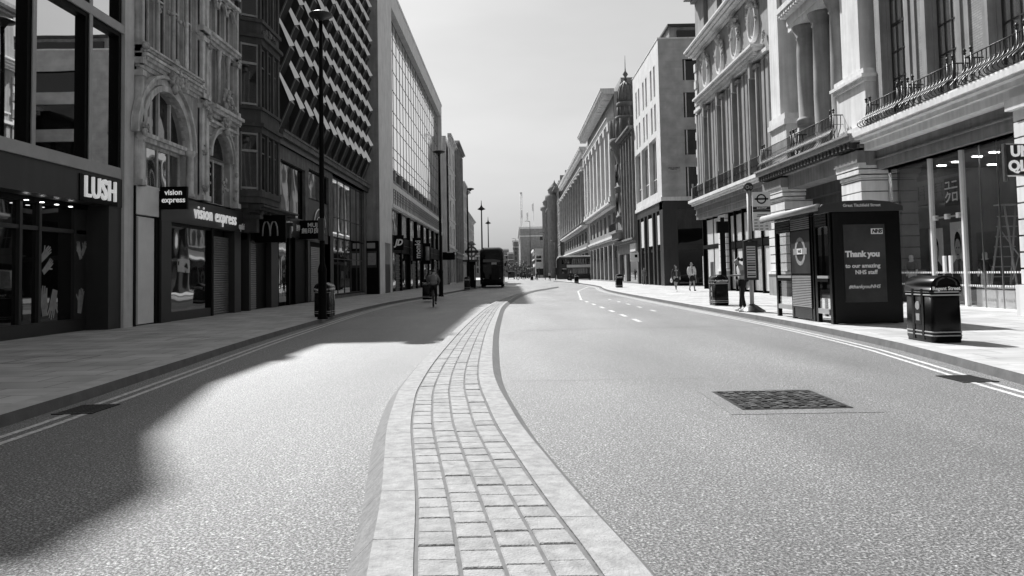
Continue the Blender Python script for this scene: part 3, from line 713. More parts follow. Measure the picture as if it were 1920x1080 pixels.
mb.tube([F.P(43.6+1.25*math.cos(PI*i/16), -.02, 4.35+.95*math.sin(PI*i/16)) for i in range(17)], .05, 6); mb.tube([F.P(43.6+.8*math.cos(PI*i/16), -.02, 4.3+.55*math.sin(PI*i/16)) for i in range(17)], .035, 6)
mb.build('wall_motif', B)
F.window(B, 46.75, 56.55, .35, 7.7, -.2, 5, 1, .07, 'dark_metal', 'glass_mirror', .05, 'glazed_front', zs=[2.6, 5.2])
# blades: staggered folded hoods
hood = None
def make_hood():
    h = MB(); W_ = 1.78*.48; dp = .58; hh = 1.28
    a = (0, 0, hh); b = (0, W_*2*.5, hh)
    T0, T1 = (dp, .0, 0), (dp, W_, 0); U0, U1 = (.04, 0, hh), (.04, W_, hh); D0, D1 = (.04, 0, -hh), (.04, W_, -hh)
    h.m('louvre'); h.quad(U0, U1, T1, T0)
    for k in range(1, 6):
        t = k/6; z = hh*(1-t); x = .04+(dp-.04)*t
        h.box(x, x+.03, .06, W_-.02, z-.02, z)
    h.m('interior'); h.quad(T0, T1, D1, D0); h.m('fascia_dark'); h.quad(U0, T0, D0); h.quad(U1, T1, D1)
    bv = Vector((.774, .542, .327))*.26; nv = Vector((.5, -.84, .21))*.03     # twisted polished blade along the near edge
    q0, q1 = Vector(U0)+Vector((0, -.06, .1)), Vector(T0)+Vector((.02, -.06, -.03))
    h.m('blade'); h.prism([q0+bv*.35, q0, q1, q1+bv], -nv)
    h.m('louvre'); h.prism([(dp, -.03, 0), (dp+.07, -.03, 0), (.11, -.03, -hh), (.04, -.03, -hh)], (0, .06, 0))
    return h
hb = make_hood(); hb.v = [(x-10.9, y+46, z) for x, y, z in hb.v]; hood0 = None; nh = 0
for r in range(10):
    z = 9.75+1.3*r
    k = 0
    while True:
        u = 34.4+1.3+k*1.78+(.89 if r % 2 else 0)-.0; k += 1
        if u > 56.6: break
        if (z-1.3-1.42)/u*1440 > 525: continue
        if hood0 is None:
            o = hb.build('hood', B); hood0 = o
        else:
            o = hood0.copy(); C.objects.link(o); o.parent = B
        if nh >= 100: bpy.data.objects.remove(o); break
        nh += 1
        o.location = (.0, u-46, z)
mb = MB().m('blade'); F.box(mb, 35.6, 35.7, -.2, .1, 8.4, 23.5); mb.build('edge_trim', B)
S = thing('shop_sign', 'white MUJI lettering on the dark grey fascia', 'sign', (-10.9, 38, 3.9))
text('MUJI', .62, 'letter_white', S, (-10.78, 37.2, 3.93), (0, 1, 0), (0, 0, 1), .012, .02, .85); text('無印良品', .36, 'letter_white', S, (-10.78, 39.0, 3.93), (0, 1, 0), (0, 0, 1), .01, .0, .9)
S = thing('projecting_sign', 'black MUJI sign standing out behind the first lamp post', 'sign', (-10, 39, 3.9))
mb = MB().m('black'); mb.box(-10.85, -9.55, 39.0, 39.15, 3.4, 4.35); mb.box(-10.95, -10.85, 39.05, 39.1, 3.6, 4.1); mb.build('panel', S)
text('MUJI\n無印良品', .30, 'letter_white', S, (-10.1, 38.99, 3.95), (1, 0, 0), (0, 0, 1), .004, .006)
S = thing('wall_cross', 'pale metal cross emblem fixed to the grey wall above the MUJI sign', 'sign', (-10.85, 35.9, 6.2))
mb = MB().m('frame_grey'); F.box(mb, 35.5, 36.0, .06, .12, 5.85, 6.35); F.box(mb, 35.65, 35.87, .06, .13, 5.35, 5.85); F.box(mb, 35.65, 35.87, .06, .13, 6.35, 6.85); mb.build('cross', S)

# ---- white stone building with the large glass grid
F = Fac(1, -9.95)
B = thing('glass_grid_building', 'pale stone building framing one huge grid of bright glass', 'building', (-9.95, 85, 0))
mb = MB(); mass(mb, F, 58.0, 111, 0, 25.6, -.95, 12, 'stone')
mb.m('stone'); F.box(mb, 57.7, 58.0, -1.3, -.02, .12, 26); 
mb.m('stone_light')
F.wall(mb, 57.7, 111, 4.2, 26, [(64.5, 110, 9.3, 24.4), (63.6, 110, 4.2, 7.1)], .7); F.wall(mb, 57.7, 63.6, .12, 4.2, [(60.0, 63.0, .12, 4.1)], .2)
F.box(mb, 57.6, 111.2, -.7, .06, 26, 26.3); F.box(mb, 64, 110.5, -.2, .12, 7.2, 7.5)
mb.build('wall', B)
g_ = MB().m('glass_sky'); F.box(g_, 64.5, 110, -.7, -.55, 10.9, 24.4); gw = g_.build('glass_grid', B)
mb = MB().m('bar_grey')
for i in range(23): u = 64.5+45.5*i/22; F.box(mb, u-.022, u+.022, -.56, -.52, 10.9, 24.4)
for z in (11.0, 12.0, 12.9, 14.9, 16.2, 18.1, 19.9, 21.7, 23.0, 24.35): F.box(mb, 64.5, 110, -.56, -.525, z-.022, z+.022)
mb.build('glazing_bars', gw)
mb = MB().m('stone'); F.box(mb, 64.5, 110, -.65, -.45, 9.3, 9.9)
for i in range(12): u = 64.5+45.5*i/11; F.box(mb, u-.3, u+.3, -.7, -.4, 9.3, 10.9)
mb.build('balcony_wall', B)
mb = MB().m('glass_dark'); F.box(mb, 64.5, 110, -.75, -.68, 9.3, 10.9); mb.build('balcony_window', B)
mb = MB().m('iron')
for z in (8.0, 8.25, 8.5, 8.75): F.box(mb, 64.5, 109, .04, .07, z, z+.03)
for i in range(46): u = 64.5+i*.98; F.box(mb, u-.015, u+.015, .03, .08, 7.5, 8.8)
mb.build('balcony_railing', B)
mb = MB().m('black'); F.box(mb, 63.6, 110, -.5, -.3, .12, 7.1)
for i in range(9): u = 63.7+i*5.7; F.box(mb, u-.25, u+.25, -.4, -.02, .12, 7.1)
F.box(mb, 64, 110, -.35, -.05, 3.5, 4.9)
mb.build('shopfront', B)
for i in range(8):
    u = 63.7+i*5.7
    p = MB().m('glass_sky' if i % 3 == 1 else 'glass_wavy'); F.box(p, u+.3, u+5.35, -.3, -.2, 4.95, 7.0); p.m('glass_wavy'); F.box(p, u+.3, u+3.0, -.3, -.2, .4, 3.45); p.build('shop_window', B)
    if i % 2 == 0:
        mb = MB().m('shutter')
        for k in range(16): F.box(mb, u+3.1, u+5.3, -.28, -.2+.04*(k % 2), .15+k*.2, .32+k*.2)
        mb.build('roller_shutter', B)
mb = MB().m('stone'); F.box(mb, 60.0, 63.0, -.2, -.08, 2.4, 4.1); mb.m('cladding'); F.box(mb, 60.0, 63.0, -.2, -.1, .12, 2.4); mb.build('side_door', B)
T_ = thing('notice_cabinet', 'tall black poster cabinet against the pale stone return', 'poster cabinet', (-10.6, 57.5, .12))
mb = MB().m('black'); mb.box(-10.98, -10.0, 57.4, 57.62, .12, 4.1); mb.build('case', T_)
mb = MB().m('frame_grey'); mb.box(-10.85, -10.25, 57.36, 57.4, 3.55, 3.95); mb.m('print_pale'); mb.box(-10.8, -10.2, 57.37, 57.4, 2.3, 3.2); mb.m('poster_grey'); mb.box(-10.86, -10.14, 57.38, 57.4, 2.1, 3.35); mb.build('poster', T_)
S = thing('projecting_sign', 'black square sign with white slanted JD letters', 'sign', (-9.4, 64, 4.2))
mb = MB().m('black'); mb.box(-9.9, -9.05, 64, 64.2, 3.6, 4.85); mb.build('panel', S)
text('JD', .72, 'letter_white', S, (-9.47, 63.98, 4.22), (1, 0, 0), (0, 0, 1), .006, .03, .85, shear=.3)
S = thing('vertical_sign', 'tall black sign with a white word running upwards beside the lamp post', 'sign', (-9.3, 76, 4.5))
mb = MB().m('black'); mb.box(-9.85, -9.0, 76, 76.2, 2.9, 5.2); mb.build('panel', S)
text('monki', .75, 'letter_white', S, (-9.33, 75.98, 4.05), (0, 0, 1), (-1, 0, 0), .006, .02, .95)
S = thing('vertical_sign', 'smaller grey vertical sign just behind the tall black one', 'sign', (-9.2, 84, 4.3))
mb = MB().m('black'); mb.box(-9.85, -8.95, 84, 84.2, 2.7, 5.0); mb.m('print_pale'); mb.lathe([(.0, 0), (.26, .0), (.26, 1.5), (.0, 1.5)], (-9.3, 84.05, 3.1), 8); mb.build('panel', S)

# ---- further left row
def plain_building(name, lab, side, x, u0, u1, H, matn, floors, bays, gz=4.5, corn=.6, wmat='glass_dark', ww=.5, depth=14, roof=None, z0=.0, frame='stone', hoodm=True, pil=False):
    F = Fac(side, x)
    B = thing(name, lab, 'building', (x, (u0+u1)/2, 0))
    mb = MB(); mass(mb, F, u0, u1, 0, H-.2, -.3, depth, matn); mb.m(matn)
    bw_ = (u1-u0)/bays; fh = (H-gz-.8)/floors; holes = []
    for f in range(floors):
        for b in range(bays):
            c = u0+(b+.5)*bw_; hw = bw_*ww/2; z = gz+.5+f*fh
            holes.append((c-hw, c+hw, z, z+fh*.68))
    gh = [(u0+b*bw_+.35, u0+(b+1)*bw_-.35, .3, gz-.8) for b in range(bays)]
    F.wall(mb, u0, u1, 0, H, holes+gh)
    F.cornice(mb, u0-.1, u1+.1, H-.5, ((.2*corn, .2), (.6*corn, .2), (corn, .25)))
    F.cornice(mb, u0, u1, gz-.3, ((.12, .15), (.3, .12)))
    if pil:
        for b in range(bays+1): F.box(mb, max(u0, u0+b*bw_-.35), min(u1, u0+b*bw_+.35), -.05, .22, gz+.3, H-.5)
    else:
        for f in range(1, floors): F.box(mb, u0, u1, -.05, .1, gz+f*fh+.1, gz+f*fh+.3)
    mb.build('wall', B)
    for h in holes:
        F.window(B, *h, -.25, 2, 2, .08, frame, wmat, .06)
    for i, h in enumerate(gh):
        p = MB().m('glass_dark'); F.box(p, h[0], h[1], -.3, -.24, h[2], h[3]); p.m('black'); F.box(p, (h[0]+h[1])/2-.08, (h[0]+h[1])/2+.08, -.25, -.18, h[2], h[3]); F.box(p, h[0], h[1], -.25, -.1, h[3]-.7, h[3]); p.build('shop_window', B)
    if roof:
        mb = MB().m('roof_slate'); X0, X1 = F.X(-.2), F.X(-depth)
        a, b = F.X(-1.4), F.X(-depth+1)
        mb.loft([[(X0, u0, H), (X1, u0, H), (X1, u1, H), (X0, u1, H)], [(a, u0+.6, H+roof), (b, u0+.6, H+roof), (b, u1-.6, H+roof), (a, u1-.6, H+roof)]])
        r = mb.build('roof', B)
        d = MB()
        for i in range(bays):
            c = u0+(i+.5)*bw_; d.m('stone_light'); F.box(d, c-.7, c+.7, -1.6, -.25, H+.1, H+1.9); d.m('glass_black'); F.box(d, c-.45, c+.45, -.26, -.22, H+.4, H+1.6)
        d.m('stone_mid'); F.box(d, u0+.2, u0+1.6, -3, -1.8, H, H+roof+1.4); F.box(d, u1-1.6, u1-.2, -3, -1.8, H, H+roof+1.4)
        d.build('dormers_and_chimneys', r)
    return B, F
plain_building('terrace_building', 'plain pale stone front with few windows next to the glass grid', 1, -9.1, 111.3, 124, 22, 'stone_light', 4, 2, 5.5, .5, ww=.35)
plain_building('terrace_building', 'narrow grey front with tall dark window strips on the left row', 1, -9.0, 124.3, 140, 23.2, 'stone', 5, 4, 5, .7, pil=True)
plain_building('terrace_building', 'older stone front with heavy cornice far down the left row', 1, -9.3, 140.3, 160, 18.5, 'stone_light', 4, 5, 5, .8)
plain_building('terrace_building', 'lower pale front at the end of the left row by the third lamp', 1, -9.9, 160.3, 200, 15, 'stone_light', 4, 8, 5, .6)
S = thing('hanging_sign', 'small dark sign board hanging off the plain pale front', 'sign', (-8.4, 108, 4))
mb = MB().m('black'); mb.box(-9.8, -8.1, 108, 108.2, 3.6, 4.7); mb.m('letter_white'); mb.box(-9.2, -8.3, 107.95, 108, 4.6, 4.75); mb.build('panel', S)

# ================================================================== RIGHT ROW
# ---- department store: brick wing over the clothes shop, stone entrance pavilion, stone north wing
F = Fac(-1, 13.6)
B = thing('department_store', 'ornate brick and stone department store with curved iron balconies above the bus shelter', 'building', (13.6, 34, 0))
mb = MB(); mass(mb, F, 4, 28.2, 6.0, 21, -.9, 14, 'stone_mid'); mass(mb, F, -70, 3.9, 0, 21, -.3, 14, 'stone'); mass(mb, F, 28.2, 39.2, 6.0, 22.5, -1.5, 14, 'stone_mid'); mass(mb, F, 39.2, 55, 6.0, 21, -.9, 14, 'stone_mid')
mb.m('brick')
W1 = [(a, a+1.12) for a in (6.75, 9.9, 13.05, 16.3, 19.75, 22.9, 25.85)]   # windows of the brick wing
F.wall(mb, 4, 28.1, 6.4, 21, [(a-.1, b+.1, 6.5, 11.6) for a, b in W1]+[(a-.1, b+.1, 13.4, 17) for a, b in W1], .5)
mb.build('brick_wall', B)
mb = MB().m('stone')
for a, b in W1:
    for z0, z1 in ((6.45, 11.9), (13.2, 17.3)):
        F.box(mb, a-.3, a-.05, -.3, .1, z0, z1); F.box(mb, b+.05, b+.3, -.3, .34, z0, z1)
        F.box(mb, b+.3, b+.62, -.3, .14, z0, z1); F.box(mb, a-.62, a-.3, -.3, .05, z0, z1)
        F.box(mb, a-.05, a+.0, -.3, .0, z0, z1); F.box(mb, b, b+.05, -.3, .1, z0, z1)
        F.box(mb, a-.4, b+.4, -.2, .4, z1, z1+.45); F.box(mb, a-.5, b+.5, -.2, .55, z1+.45, z1+.6)
mb.build('window_surround', B)
for a, b in W1:
    F.window(B, a, b, 6.5, 11.6, -.08, 3, 1, .06, 'dark_metal', 'glass_sky', .04, zs=[7.1, 8.05, 9.0, 9.95, 10.0, 10.9])
    F.window(B, a, b, 13.4, 17, -.12, 3, 4, .06, 'dark_metal', 'glass_sky', .04)
# stone cornice ledge over the shop
mb = MB().m('stone_light')
F.cornice(mb, 4, 28.15, 5.98, ((.1, .1),))
F.box(mb, 4, 28.15, -.3, .55, 5.72, 5.98); F.box(mb, 4, 28.15, -.3, .7, 5.98, 6.12); F.box(mb, 4, 28.15, -.3, 1.0, 6.2, 6.36); F.box(mb, 4, 28.15, -.3, .92, 6.12, 6.2); F.box(mb, 4, 28.15, -.3, .9, 6.36, 6.45)
mb.m('stone_mid'); F.box(mb, 4, 28.15, -.6, .1, 5.02, 5.72); F.box(mb, 4, 28.15, -.6, .2, 5.35, 5.4); F.box(mb, 4, 28.3, -.6, -.1, 4.62+.4, 5.02)
mb.build('ledge', B)
def railing(u0, u1, d, z0, z1, par, step=.185, belly=.36, post=True):
    mb = MB().m('iron'); n = max(2, int((u1-u0)/step)); h = z1-z0
    prof = [(0, 1), (0, .8), (.04, .64), (.2, .5), (.55, .37), (.88, .25), (1, .15), (.85, .06), (.45, .01), (.2, 0)]
    for i in range(n+1):
        u = u0+(u1-u0)*i/n
        mb.tube([F.P(u, d+belly*a, z0+h*b) for a, b in prof], .017, 4, False)
    for e in (u0, u1):      # returns to the wall
        for k in range(1, 4): mb.tube([F.P(e, d+belly*a*(1-k/4)-k*.14, z0+h*b) for a, b in prof], .017, 4, False)
    for z, r in ((z1, .022), (z0+.02, .018), (z0+h*.66, .01)):
        mb.tube([F.P(u0, d-.6, z), F.P(u0, d, z), F.P(u1, d, z), F.P(u1, d-.6, z)], r, 4)
    for e in (u0, u1, u0+.3, u1-.3):
        mb.tube([F.P(e, d, z0), F.P(e, d, z1+.08)], .022, 5); F.lathe(mb, e, d, z1+.08, [(.02, 0), (.05, .03), (.02, .06), (.06, .11), (.02, .17), (0, .2)], 6)
    return mb.build('balcony_railing', par)
for a, b in W1: railing(a-.72, b+.72, .62, 6.47, 7.33, B)
# shop front of the clothes shop (its glass and room)
mb = MB().m('shop_floor'); mb.box(13.9, 21, 4, 28.2, .02, .1); mb.m('shop_wall'); mb.box(20.9, 21.2, 4, 28.2, .1, 5.4); mb.box(13.9, 21, 4, 28.2, 5.02, 5.3); mb.box(14.3, 21, 28.1, 28.3, .1, 5.02); mb.box(14.3, 21, 3.9, 4.0, .1, 5.02)
mb.m('panel_white'); mb.box(13.7, 14.6, 4, 28.2, .1, .16)
mb.build('shop_room', B)
mul = [4, 8, 12, 16, 18.6, 21.0, 22.05, 22.9, 23.8, 25.6, 28.35]
mb = MB().m('white_paint')
for u in (8, 12, 16, 18.6, 23.8, 25.6): mb.box(13.98, 14.12, u-.05, u+.05, .12, 5.02)
mb.m('steel')
for u in (22.05, 22.9): mb.box(14.03, 14.07, u-.012, u+.012, .16, 5.02)
mb.box(14.0, 14.08, 23.85, 25.55, 2.98, 3.03); mb.box(13.98, 14.1, 28.3, 28.36, .12, 5.02)
mb.m('white_paint')
for u in (24.05, 24.7, 25.4): mb.box(13.97, 14.1, u-.07, u+.07, 2.93, 3.09)
for u in (24.5, 24.85): mb.box(13.93, 14.0, u-.06, u+.06, 1.2, 1.75)
mb.build('shop_mullion', B)
for a, b in ((4, 8), (8, 12), (12, 16), (16, 18.6), (18.6, 22.05), (22.05, 22.9), (22.9, 23.8), (23.8, 25.6), (25.6, 28.3)):
    p = MB().m('glass_clear'); p.box(14.04, 14.06, a+.03, b-.03, .16, 5.02); sw = p.build('shop_window', B)
    d = MB().m('letter_white'); u = a+.1
    while u < b-.12: d.box(14.02, 14.035, u, u+.05, 1.18, 1.24); d.box(14.02, 14.035, u, u+.05, .78, .84); u += .11
    d.build('safety_dots', sw)
for u in (21.2, 22.4, 24.3, 25.2, 26.4, 27.3, 23.3):
    for x in (15.4, 17.2, 19):
        l = MB().m('shop_glow'); l.box(x-.14, x+.14, u-.05, u+.05, 4.99, 5.015); l.build('ceiling_light', B)
def rustpier(mb, u0, u1, d, z0, z1, depth=.9, groove=.045, h=.42):
    z = z0; i = 0
    while z < z1-.05:
        zz = min(z1, z+h); mb.m('stone_light'); F.box(mb, u0, u1, d-depth, d, z+groove/2, zz-groove/2); mb.m('stone_mid'); F.box(mb, u0+.05, u1-.05, d-depth, d-.06, zz-groove/2, zz+groove/2); z = zz
mb = MB(); rustpier(mb, 18.3, 19.75, .55, .9, 5.7); mb.m('stone_light'); F.box(mb, 18.2, 19.85, -.4, .65, .12, .9); F.box(mb, 18.2, 19.85, -.3, .7, 5.4, 5.7); mb.build('stone_pier', B)
# ---- pavilion
mb = MB()
for a, b in ((28.4, 30.1), (36.45, 38.8)):
    rustpier(mb, a, b, .6, 1.3, 4.75, 1.4); mb.m('stone'); F.box(mb, a-.06, b+.06, -.9, .66, .12, 1.2); mb.m('stone_light'); F.box(mb, a-.12, b+.12, -.9, .72, 1.18, 1.3)
    F.box(mb, a-.02, b+.02, -.9, .64, 4.75, 4.85); F.box(mb, a-.1, b+.1, -.9, .72, 4.9, 5.05)
    F.box(mb, a-.14, b+.14, -.9, .74, 5.1, 5.3); mb.m('stone_mid'); F.box(mb, a-.18, b+.18, -.9, .8, 5.3, 5.75)
mb.build('stone_pier', B)
mb = MB().m('stone_mid'); F.box(mb, 28.2, 39.1, -.9, .45, 5.2, 5.85); F.box(mb, 28.2, 39.1, -.9, .7, 5.85, 6.0)
mb.m('stone_dark'); F.dentils(mb, 28.3, 39.0, 5.86, 6.08, .45, 1.0, .36, .45)
mb.m('stone'); F.box(mb, 28.15, 39.15, -.9, 1.08, 6.12, 6.3); F.box(mb, 28.15, 39.15, -.9, 1.16, 6.3, 6.38); F.box(mb, 28.15, 39.15, -.9, .95, 6.08, 6.12)
mb.build('entrance_ledge', B)
mb = MB().m('stone_dark'); F.box(mb, 30.1, 36.45, -1.5, -.75, 4.2, 5.2); F.box(mb, 30.1, 36.45, -1.4, -.4, 4.7, 5.2)
mb.m('interior'); F.box(mb, 30.1, 36.45, -2.2, -1.6, .12, 4.2); mb.m('panel_white'); F.box(mb, 31.0, 35.0, -1.55, -1.45, 2.75, 4.0); F.box(mb, 30.2, 30.9, -1.2, -1.1, 2.8, 4.1); mb.m('black'); F.box(mb, 30.3, 31.7, -.7, .15, 3.1, 4.0)
for u in (31.2, 32.8, 34.4, 36): F.box(mb, u-.08, u+.08, -1.6, -1.4, .12, 2.75)
mb.build('entrance', B)
mb = MB().m('stone_light')
F.box(mb, 28.3, 30.8, -1.5, .35, 6.38, 8.35); F.box(mb, 28.2, 30.9, -1.5, .45, 8.35, 8.5); F.box(mb, 28.1, 31.0, -1.5, .55, 8.5, 8.62); F.box(mb, 28.25, 30.85, -1.5, .42, 8.62, 8.85); F.box(mb, 28.2, 30.9, -1.5, .45, 6.38, 6.75)
F.box(mb, 28.75, 30.1, -1.5, .3, 8.85, 19.5); F.box(mb, 30.2, 30.75, -1.5, .1, 8.85, 19.5)
F.box(mb, 36.7, 38.9, -1.5, .3, 6.38, 8.4); F.box(mb, 36.6, 39.0, -1.5, .42, 8.4, 8.65); F.box(mb, 36.68, 38.95, -1.5, .36, 8.65, 8.95); F.box(mb, 37.5, 38.8, -1.5, .26, 8.95, 19.5)
F.box(mb, 35.6, 36.7, -1.5, .1, 6.38, 8.0)
mb.build('pedestal', B)
mb = MB().m('stone')
for u, z0 in ((35.1, 8.0), (33.25, 6.45), (31.45, 6.45)):
    F.lathe(mb, u, -.2, z0, [(.52, 0), (.52, .12), (.6, .2), (.52, .3), (.44, .42), (.46, 2.5), (.44, 3.6), (.40, 12.0-z0), (.46, 12.06-z0), (.42, 12.14-z0), (.58, 12.5-z0), (.62, 12.62-z0)], 22)
mb.build('column', B)
mb = MB().m('stone'); F.box(mb, 30.7, 35.9, -1.6, -.8, 6.4, 12.6); mb.m('stone_light'); F.box(mb, 30.2, 36.0, -1.5, .3, 12.62, 12.9); F.box(mb, 30.2, 36.0, -1.5, .36, 12.9, 13.3); F.box(mb, 30.1, 36.1, -1.5, .8, 13.5, 13.75); F.box(mb, 30.1, 36.1, -1.5, .6, 13.3, 13.5)
F.dentils(mb, 30.2, 36.0, 13.3, 13.48, .6, .75, .3, .5)
mb.m('stone'); F.box(mb, 28.2, 39.2, -1.5, .1, 13.75, 20); F.box(mb, 28.0, 39.3, -1.5, .9, 20, 20.6)
mb.build('entablature', B)
for a, b in ((31.9, 32.8), (33.8, 34.6)): F.window(B, a, b, 6.6, 12.2, -.78, 1, 1, .08, 'stone_mid', 'glass_dark', .05, zs=[8.5, 9.8, 11])
railing(30.3, 34.6, .72, 6.4, 7.5, B, .15, .3); railing(34.7, 39.0, .72, 6.4, 7.5, B, .15, .3)
# ---- north wing
W3 = [41.75, 45.1, 48.55, 52.0]
mb = MB().m('stone')
F.wall(mb, 39.2, 55, 6.4, 13.0, [(u-.55, u+.55, 7.0, 12.2) for u in W3], .55); F.wall(mb, 39.2, 55, 13.0, 21, [(u-.7, u+.7, 14.2, 15.9) for u in W3]+[(u-.6, u+.6, 18, 20.3) for u in W3], .4)
mb.build('north_wall', B)
mb = MB().m('stone')
for u in W3:
    for s in (-1, 1):
        for o, d in ((.62, .26), (.86, .14), (1.1, .06)): F.box(mb, u+s*(o-.08), u+s*(o+.1), -.1, d, 6.5, 12.4)
    F.box(mb, u-.9, u+.9, -.1, .3, 12.3, 12.5); F.box(mb, u-.16, u+.16, 0, .42, 11.9, 12.75)
for i, u in enumerate((39.55, 40.2, 43.1, 43.75, 46.5, 47.15, 49.95, 50.6, 53.5, 54.1, 54.75)): F.box(mb, u-.2, u+.2, -.05, .18, 6.5, 12.6)
mb.m('stone_light'); F.box(mb, 39.2, 55, -.1, .3, 12.75, 12.95)
mb.build('north_trim', B)
mb = MB().m('stone_light'); F.dentils(mb, 40.6, 53.2, 12.95, 13.12, .1, .5, .3, .5); F.box(mb, 40.4, 53.4, -.1, .62, 13.12, 13.3); F.box(mb, 40.3, 53.5, -.1, .75, 13.3, 13.42)
F.cornice(mb, 39.2, 55.3, 16.75, ((.2, .15), (.5, .14), (.7, .14), (.85, .12))); mb.m('stone'); F.cornice(mb, 39.2, 55.1, 20.8, ((.3, .2), (.8, .25)))
mb.m('stone_light')
for k in range(16): z = 6.5+k*.62; F.box(mb, 54.75, 55.25, -.3, .1+.06*(k % 2), z, z+.56)
mb.build('north_cornice', B)
mb = MB().m('stone_light')
for u in W3:       # oval niches with wreaths
    n = 20
    for r0, r1, d in ((1.0, 1.14, .22), (.84, .93, .12)):
        for i in range(n):
            a, b = 2*PI*i/n, 2*PI*(i+1)/n
            q = [(u+.62*r*math.cos(t), 15.02+.95*r*math.sin(t)) for r, t in ((r0, a), (r1, a), (r1, b), (r0, b))]
            mb.prism([F.P(x, -.1, z) for x, z in q], (-d-.1, 0, 0))
mb.build('oval_niche', B)
mb = MB().m('glass_dark')
for u in W3: mb.prism([F.P(u+.62*.9*math.cos(2*PI*i/20), -.2, 15.02+.95*.9*math.sin(2*PI*i/20)) for i in range(20)], (.05, 0, 0))
mb.build('oval_window', B)
mb = MB().m('carved')
for u in W3:
    F.carving(mb, u, 16.1, .9, .35, 26, .2, .14); F.carving(mb, u-.75, 15.4, .16, .9, 14, .12, .1); F.carving(mb, u+.75, 15.4, .16, .9, 14, .12, .1)
for u in (39.8, 43.4, 46.8, 50.25): F.carving(mb, u, 13.8, .3, .4, 10, .15, .1)
mb.build('carving', B)
for u in W3:
    F.window(B, u-.55, u+.55, 7.0, 12.2, -.3, 2, 1, .07, 'stone_mid', 'glass_dark', .05, zs=[8.2, 9.2, 10.1, 11.2])
    F.window(B, u-.6, u+.6, 18, 20.3, -.3, 2, 3, .07, 'stone_mid', 'glass_dark')
mb = MB().m('stone_light'); F.box(mb, 39.15, 55.2, -.5, .62, 6.05, 6.18); F.box(mb, 39.15, 55.25, -.5, .85, 6.24, 6.42); F.box(mb, 39.15, 55.2, -.5, .78, 6.18, 6.24); mb.m('stone_mid'); F.box(mb, 39.2, 55, -.5, .35, 5.05, 5.8); F.box(mb, 39.2, 55, -.5, .48, 5.8, 6.05)
F.box(mb, 39.2, 55, -.5, .42, 5.38, 5.45)
mb.build('north_ledge', B)
mb = MB().m('iron')
us = [39.5, 41.4, 44.6, 47.9, 51.2, 54.7]
for a, b in zip(us, us[1:]):
    n = int((b-a)/.12)
    for i in range(1, n): u = a+(b-a)*i/n; mb.tube([F.P(u, .6, 6.45), F.P(u, .66, 6.7), F.P(u, .6, 7.35)], .012, 4, False)
    mb.tube([F.P(a, .6, 7.35), F.P(b, .6, 7.35)], .022, 4); mb.tube([F.P(a, .6, 6.6), F.P(b, .6, 6.6)], .018, 4)
    for i in range(n//3): F.lathe(mb, a+(b-a)*(i+.5)/(n//3), .6, 6.85, [(.0, 0), (.05, .06), (.0, .13)], 5)
mb.m('stone')
for u in us: F.box(mb, u-.1, u+.1, .5, .7, 6.42, 7.3); F.box(mb, u-.05, u+.05, .55, .65, 7.3, 7.62)
mb.build('north_railing', B)
mb = MB(); rustpier(mb, 48.5, 50.2, .1, 1.5, 5.0, .8, .05, .4); mb.m('stone'); F.box(mb, 48.45, 50.25, -.6, .14, .12, 1.35); mb.m('stone_light'); F.box(mb, 48.4, 50.3, -.6, .2, 1.35, 1.5); mb.build('stone_pier', B)
mb = MB().m('interior'); F.box(mb, 39.2, 55, -3, -.9, .12, 5.05); mb.m('black')
for u in (50.35, 52.1, 53.85, 55.0, 40.6, 42.1, 43.9, 45.6, 47.2, 48.4): F.box(mb, u-.08, u+.08, -.75, -.08, .12, 5.05)
F.box(mb, 50.3, 55, -.7, -.05, 2.95, 3.2); F.box(mb, 39.2, 48.4, -.7, -.12, 2.75, 3.15)
F.box(mb, 39.2, 48.4, -.75, -.3, 4.85, 5.05)
mb.build('shopfront', B)
for a, b in ((50.45, 52.0), (52.2, 53.8)):
    p = MB().m('poster_light'); F.box(p, a, b, -.3, -.1, 3.2, 4.9); F.box(p, a, b, -.3, -.1, .4, 2.9); p.build('window_poster', B)
for a, b, m_ in ((45.7, 47.1, 'poster_light'), (40.7, 42.0, 'poster_light'), (42.2, 43.8, 'print_pale'), (44.0, 45.5, 'poster_light'), (47.3, 48.3, 'print_pale')):
    p = MB().m(m_); F.box(p, a, b, -.35, -.2, .25, 2.7); p.m('poster_light'); F.box(p, a, b, -.35, -.2, 3.2, 4.8); p.build('window_poster', B)
p = MB().m('poster_grey'); F.box(p, 52.35, 53.2, -.1, -.09, .7, 2.0); p.build('window_poster', B)

S = thing('shop_sign', 'dark square sign reading UNIQLO hanging above the stepladder', 'sign', (13.2, 20.1, 4.2))
mb = MB().m('cladding'); mb.box(11.77, 12.5, 18.1, 18.22, 3.55, 4.27); mb.m('steel'); mb.box(11.71, 11.77, 18.12, 18.2, 3.4, 4.3); mb.tube([(11.74, 18.16, 4.28), (13.1, 18.4, 4.28)], .025, 6); mb.tube([(11.74, 18.16, 3.54), (13.1, 18.4, 3.54)], .025, 6); mb.build('panel', S)
text('UNI\nQLO', .35, 'letter_glow', S, (12.14, 18.09, 3.92), (1, 0, 0), (0, 0, 1), .006, .016, .95)  # faint glow added to whiten these letters on the shaded side
S = thing('window_sign', 'small square katakana sign behind the glass over the shop door', 'sign', (14.15, 24.5, 3.6))
mb = MB().m('cladding'); mb.box(14.12, 14.16, 24.15, 24.95, 3.35, 4.25); mb.build('panel', S)
text('ユニ\nクロ', .38, 'letter_white', S, (14.11, 24.55, 3.8), (0, -1, 0), (0, 0, 1), .004, .01)
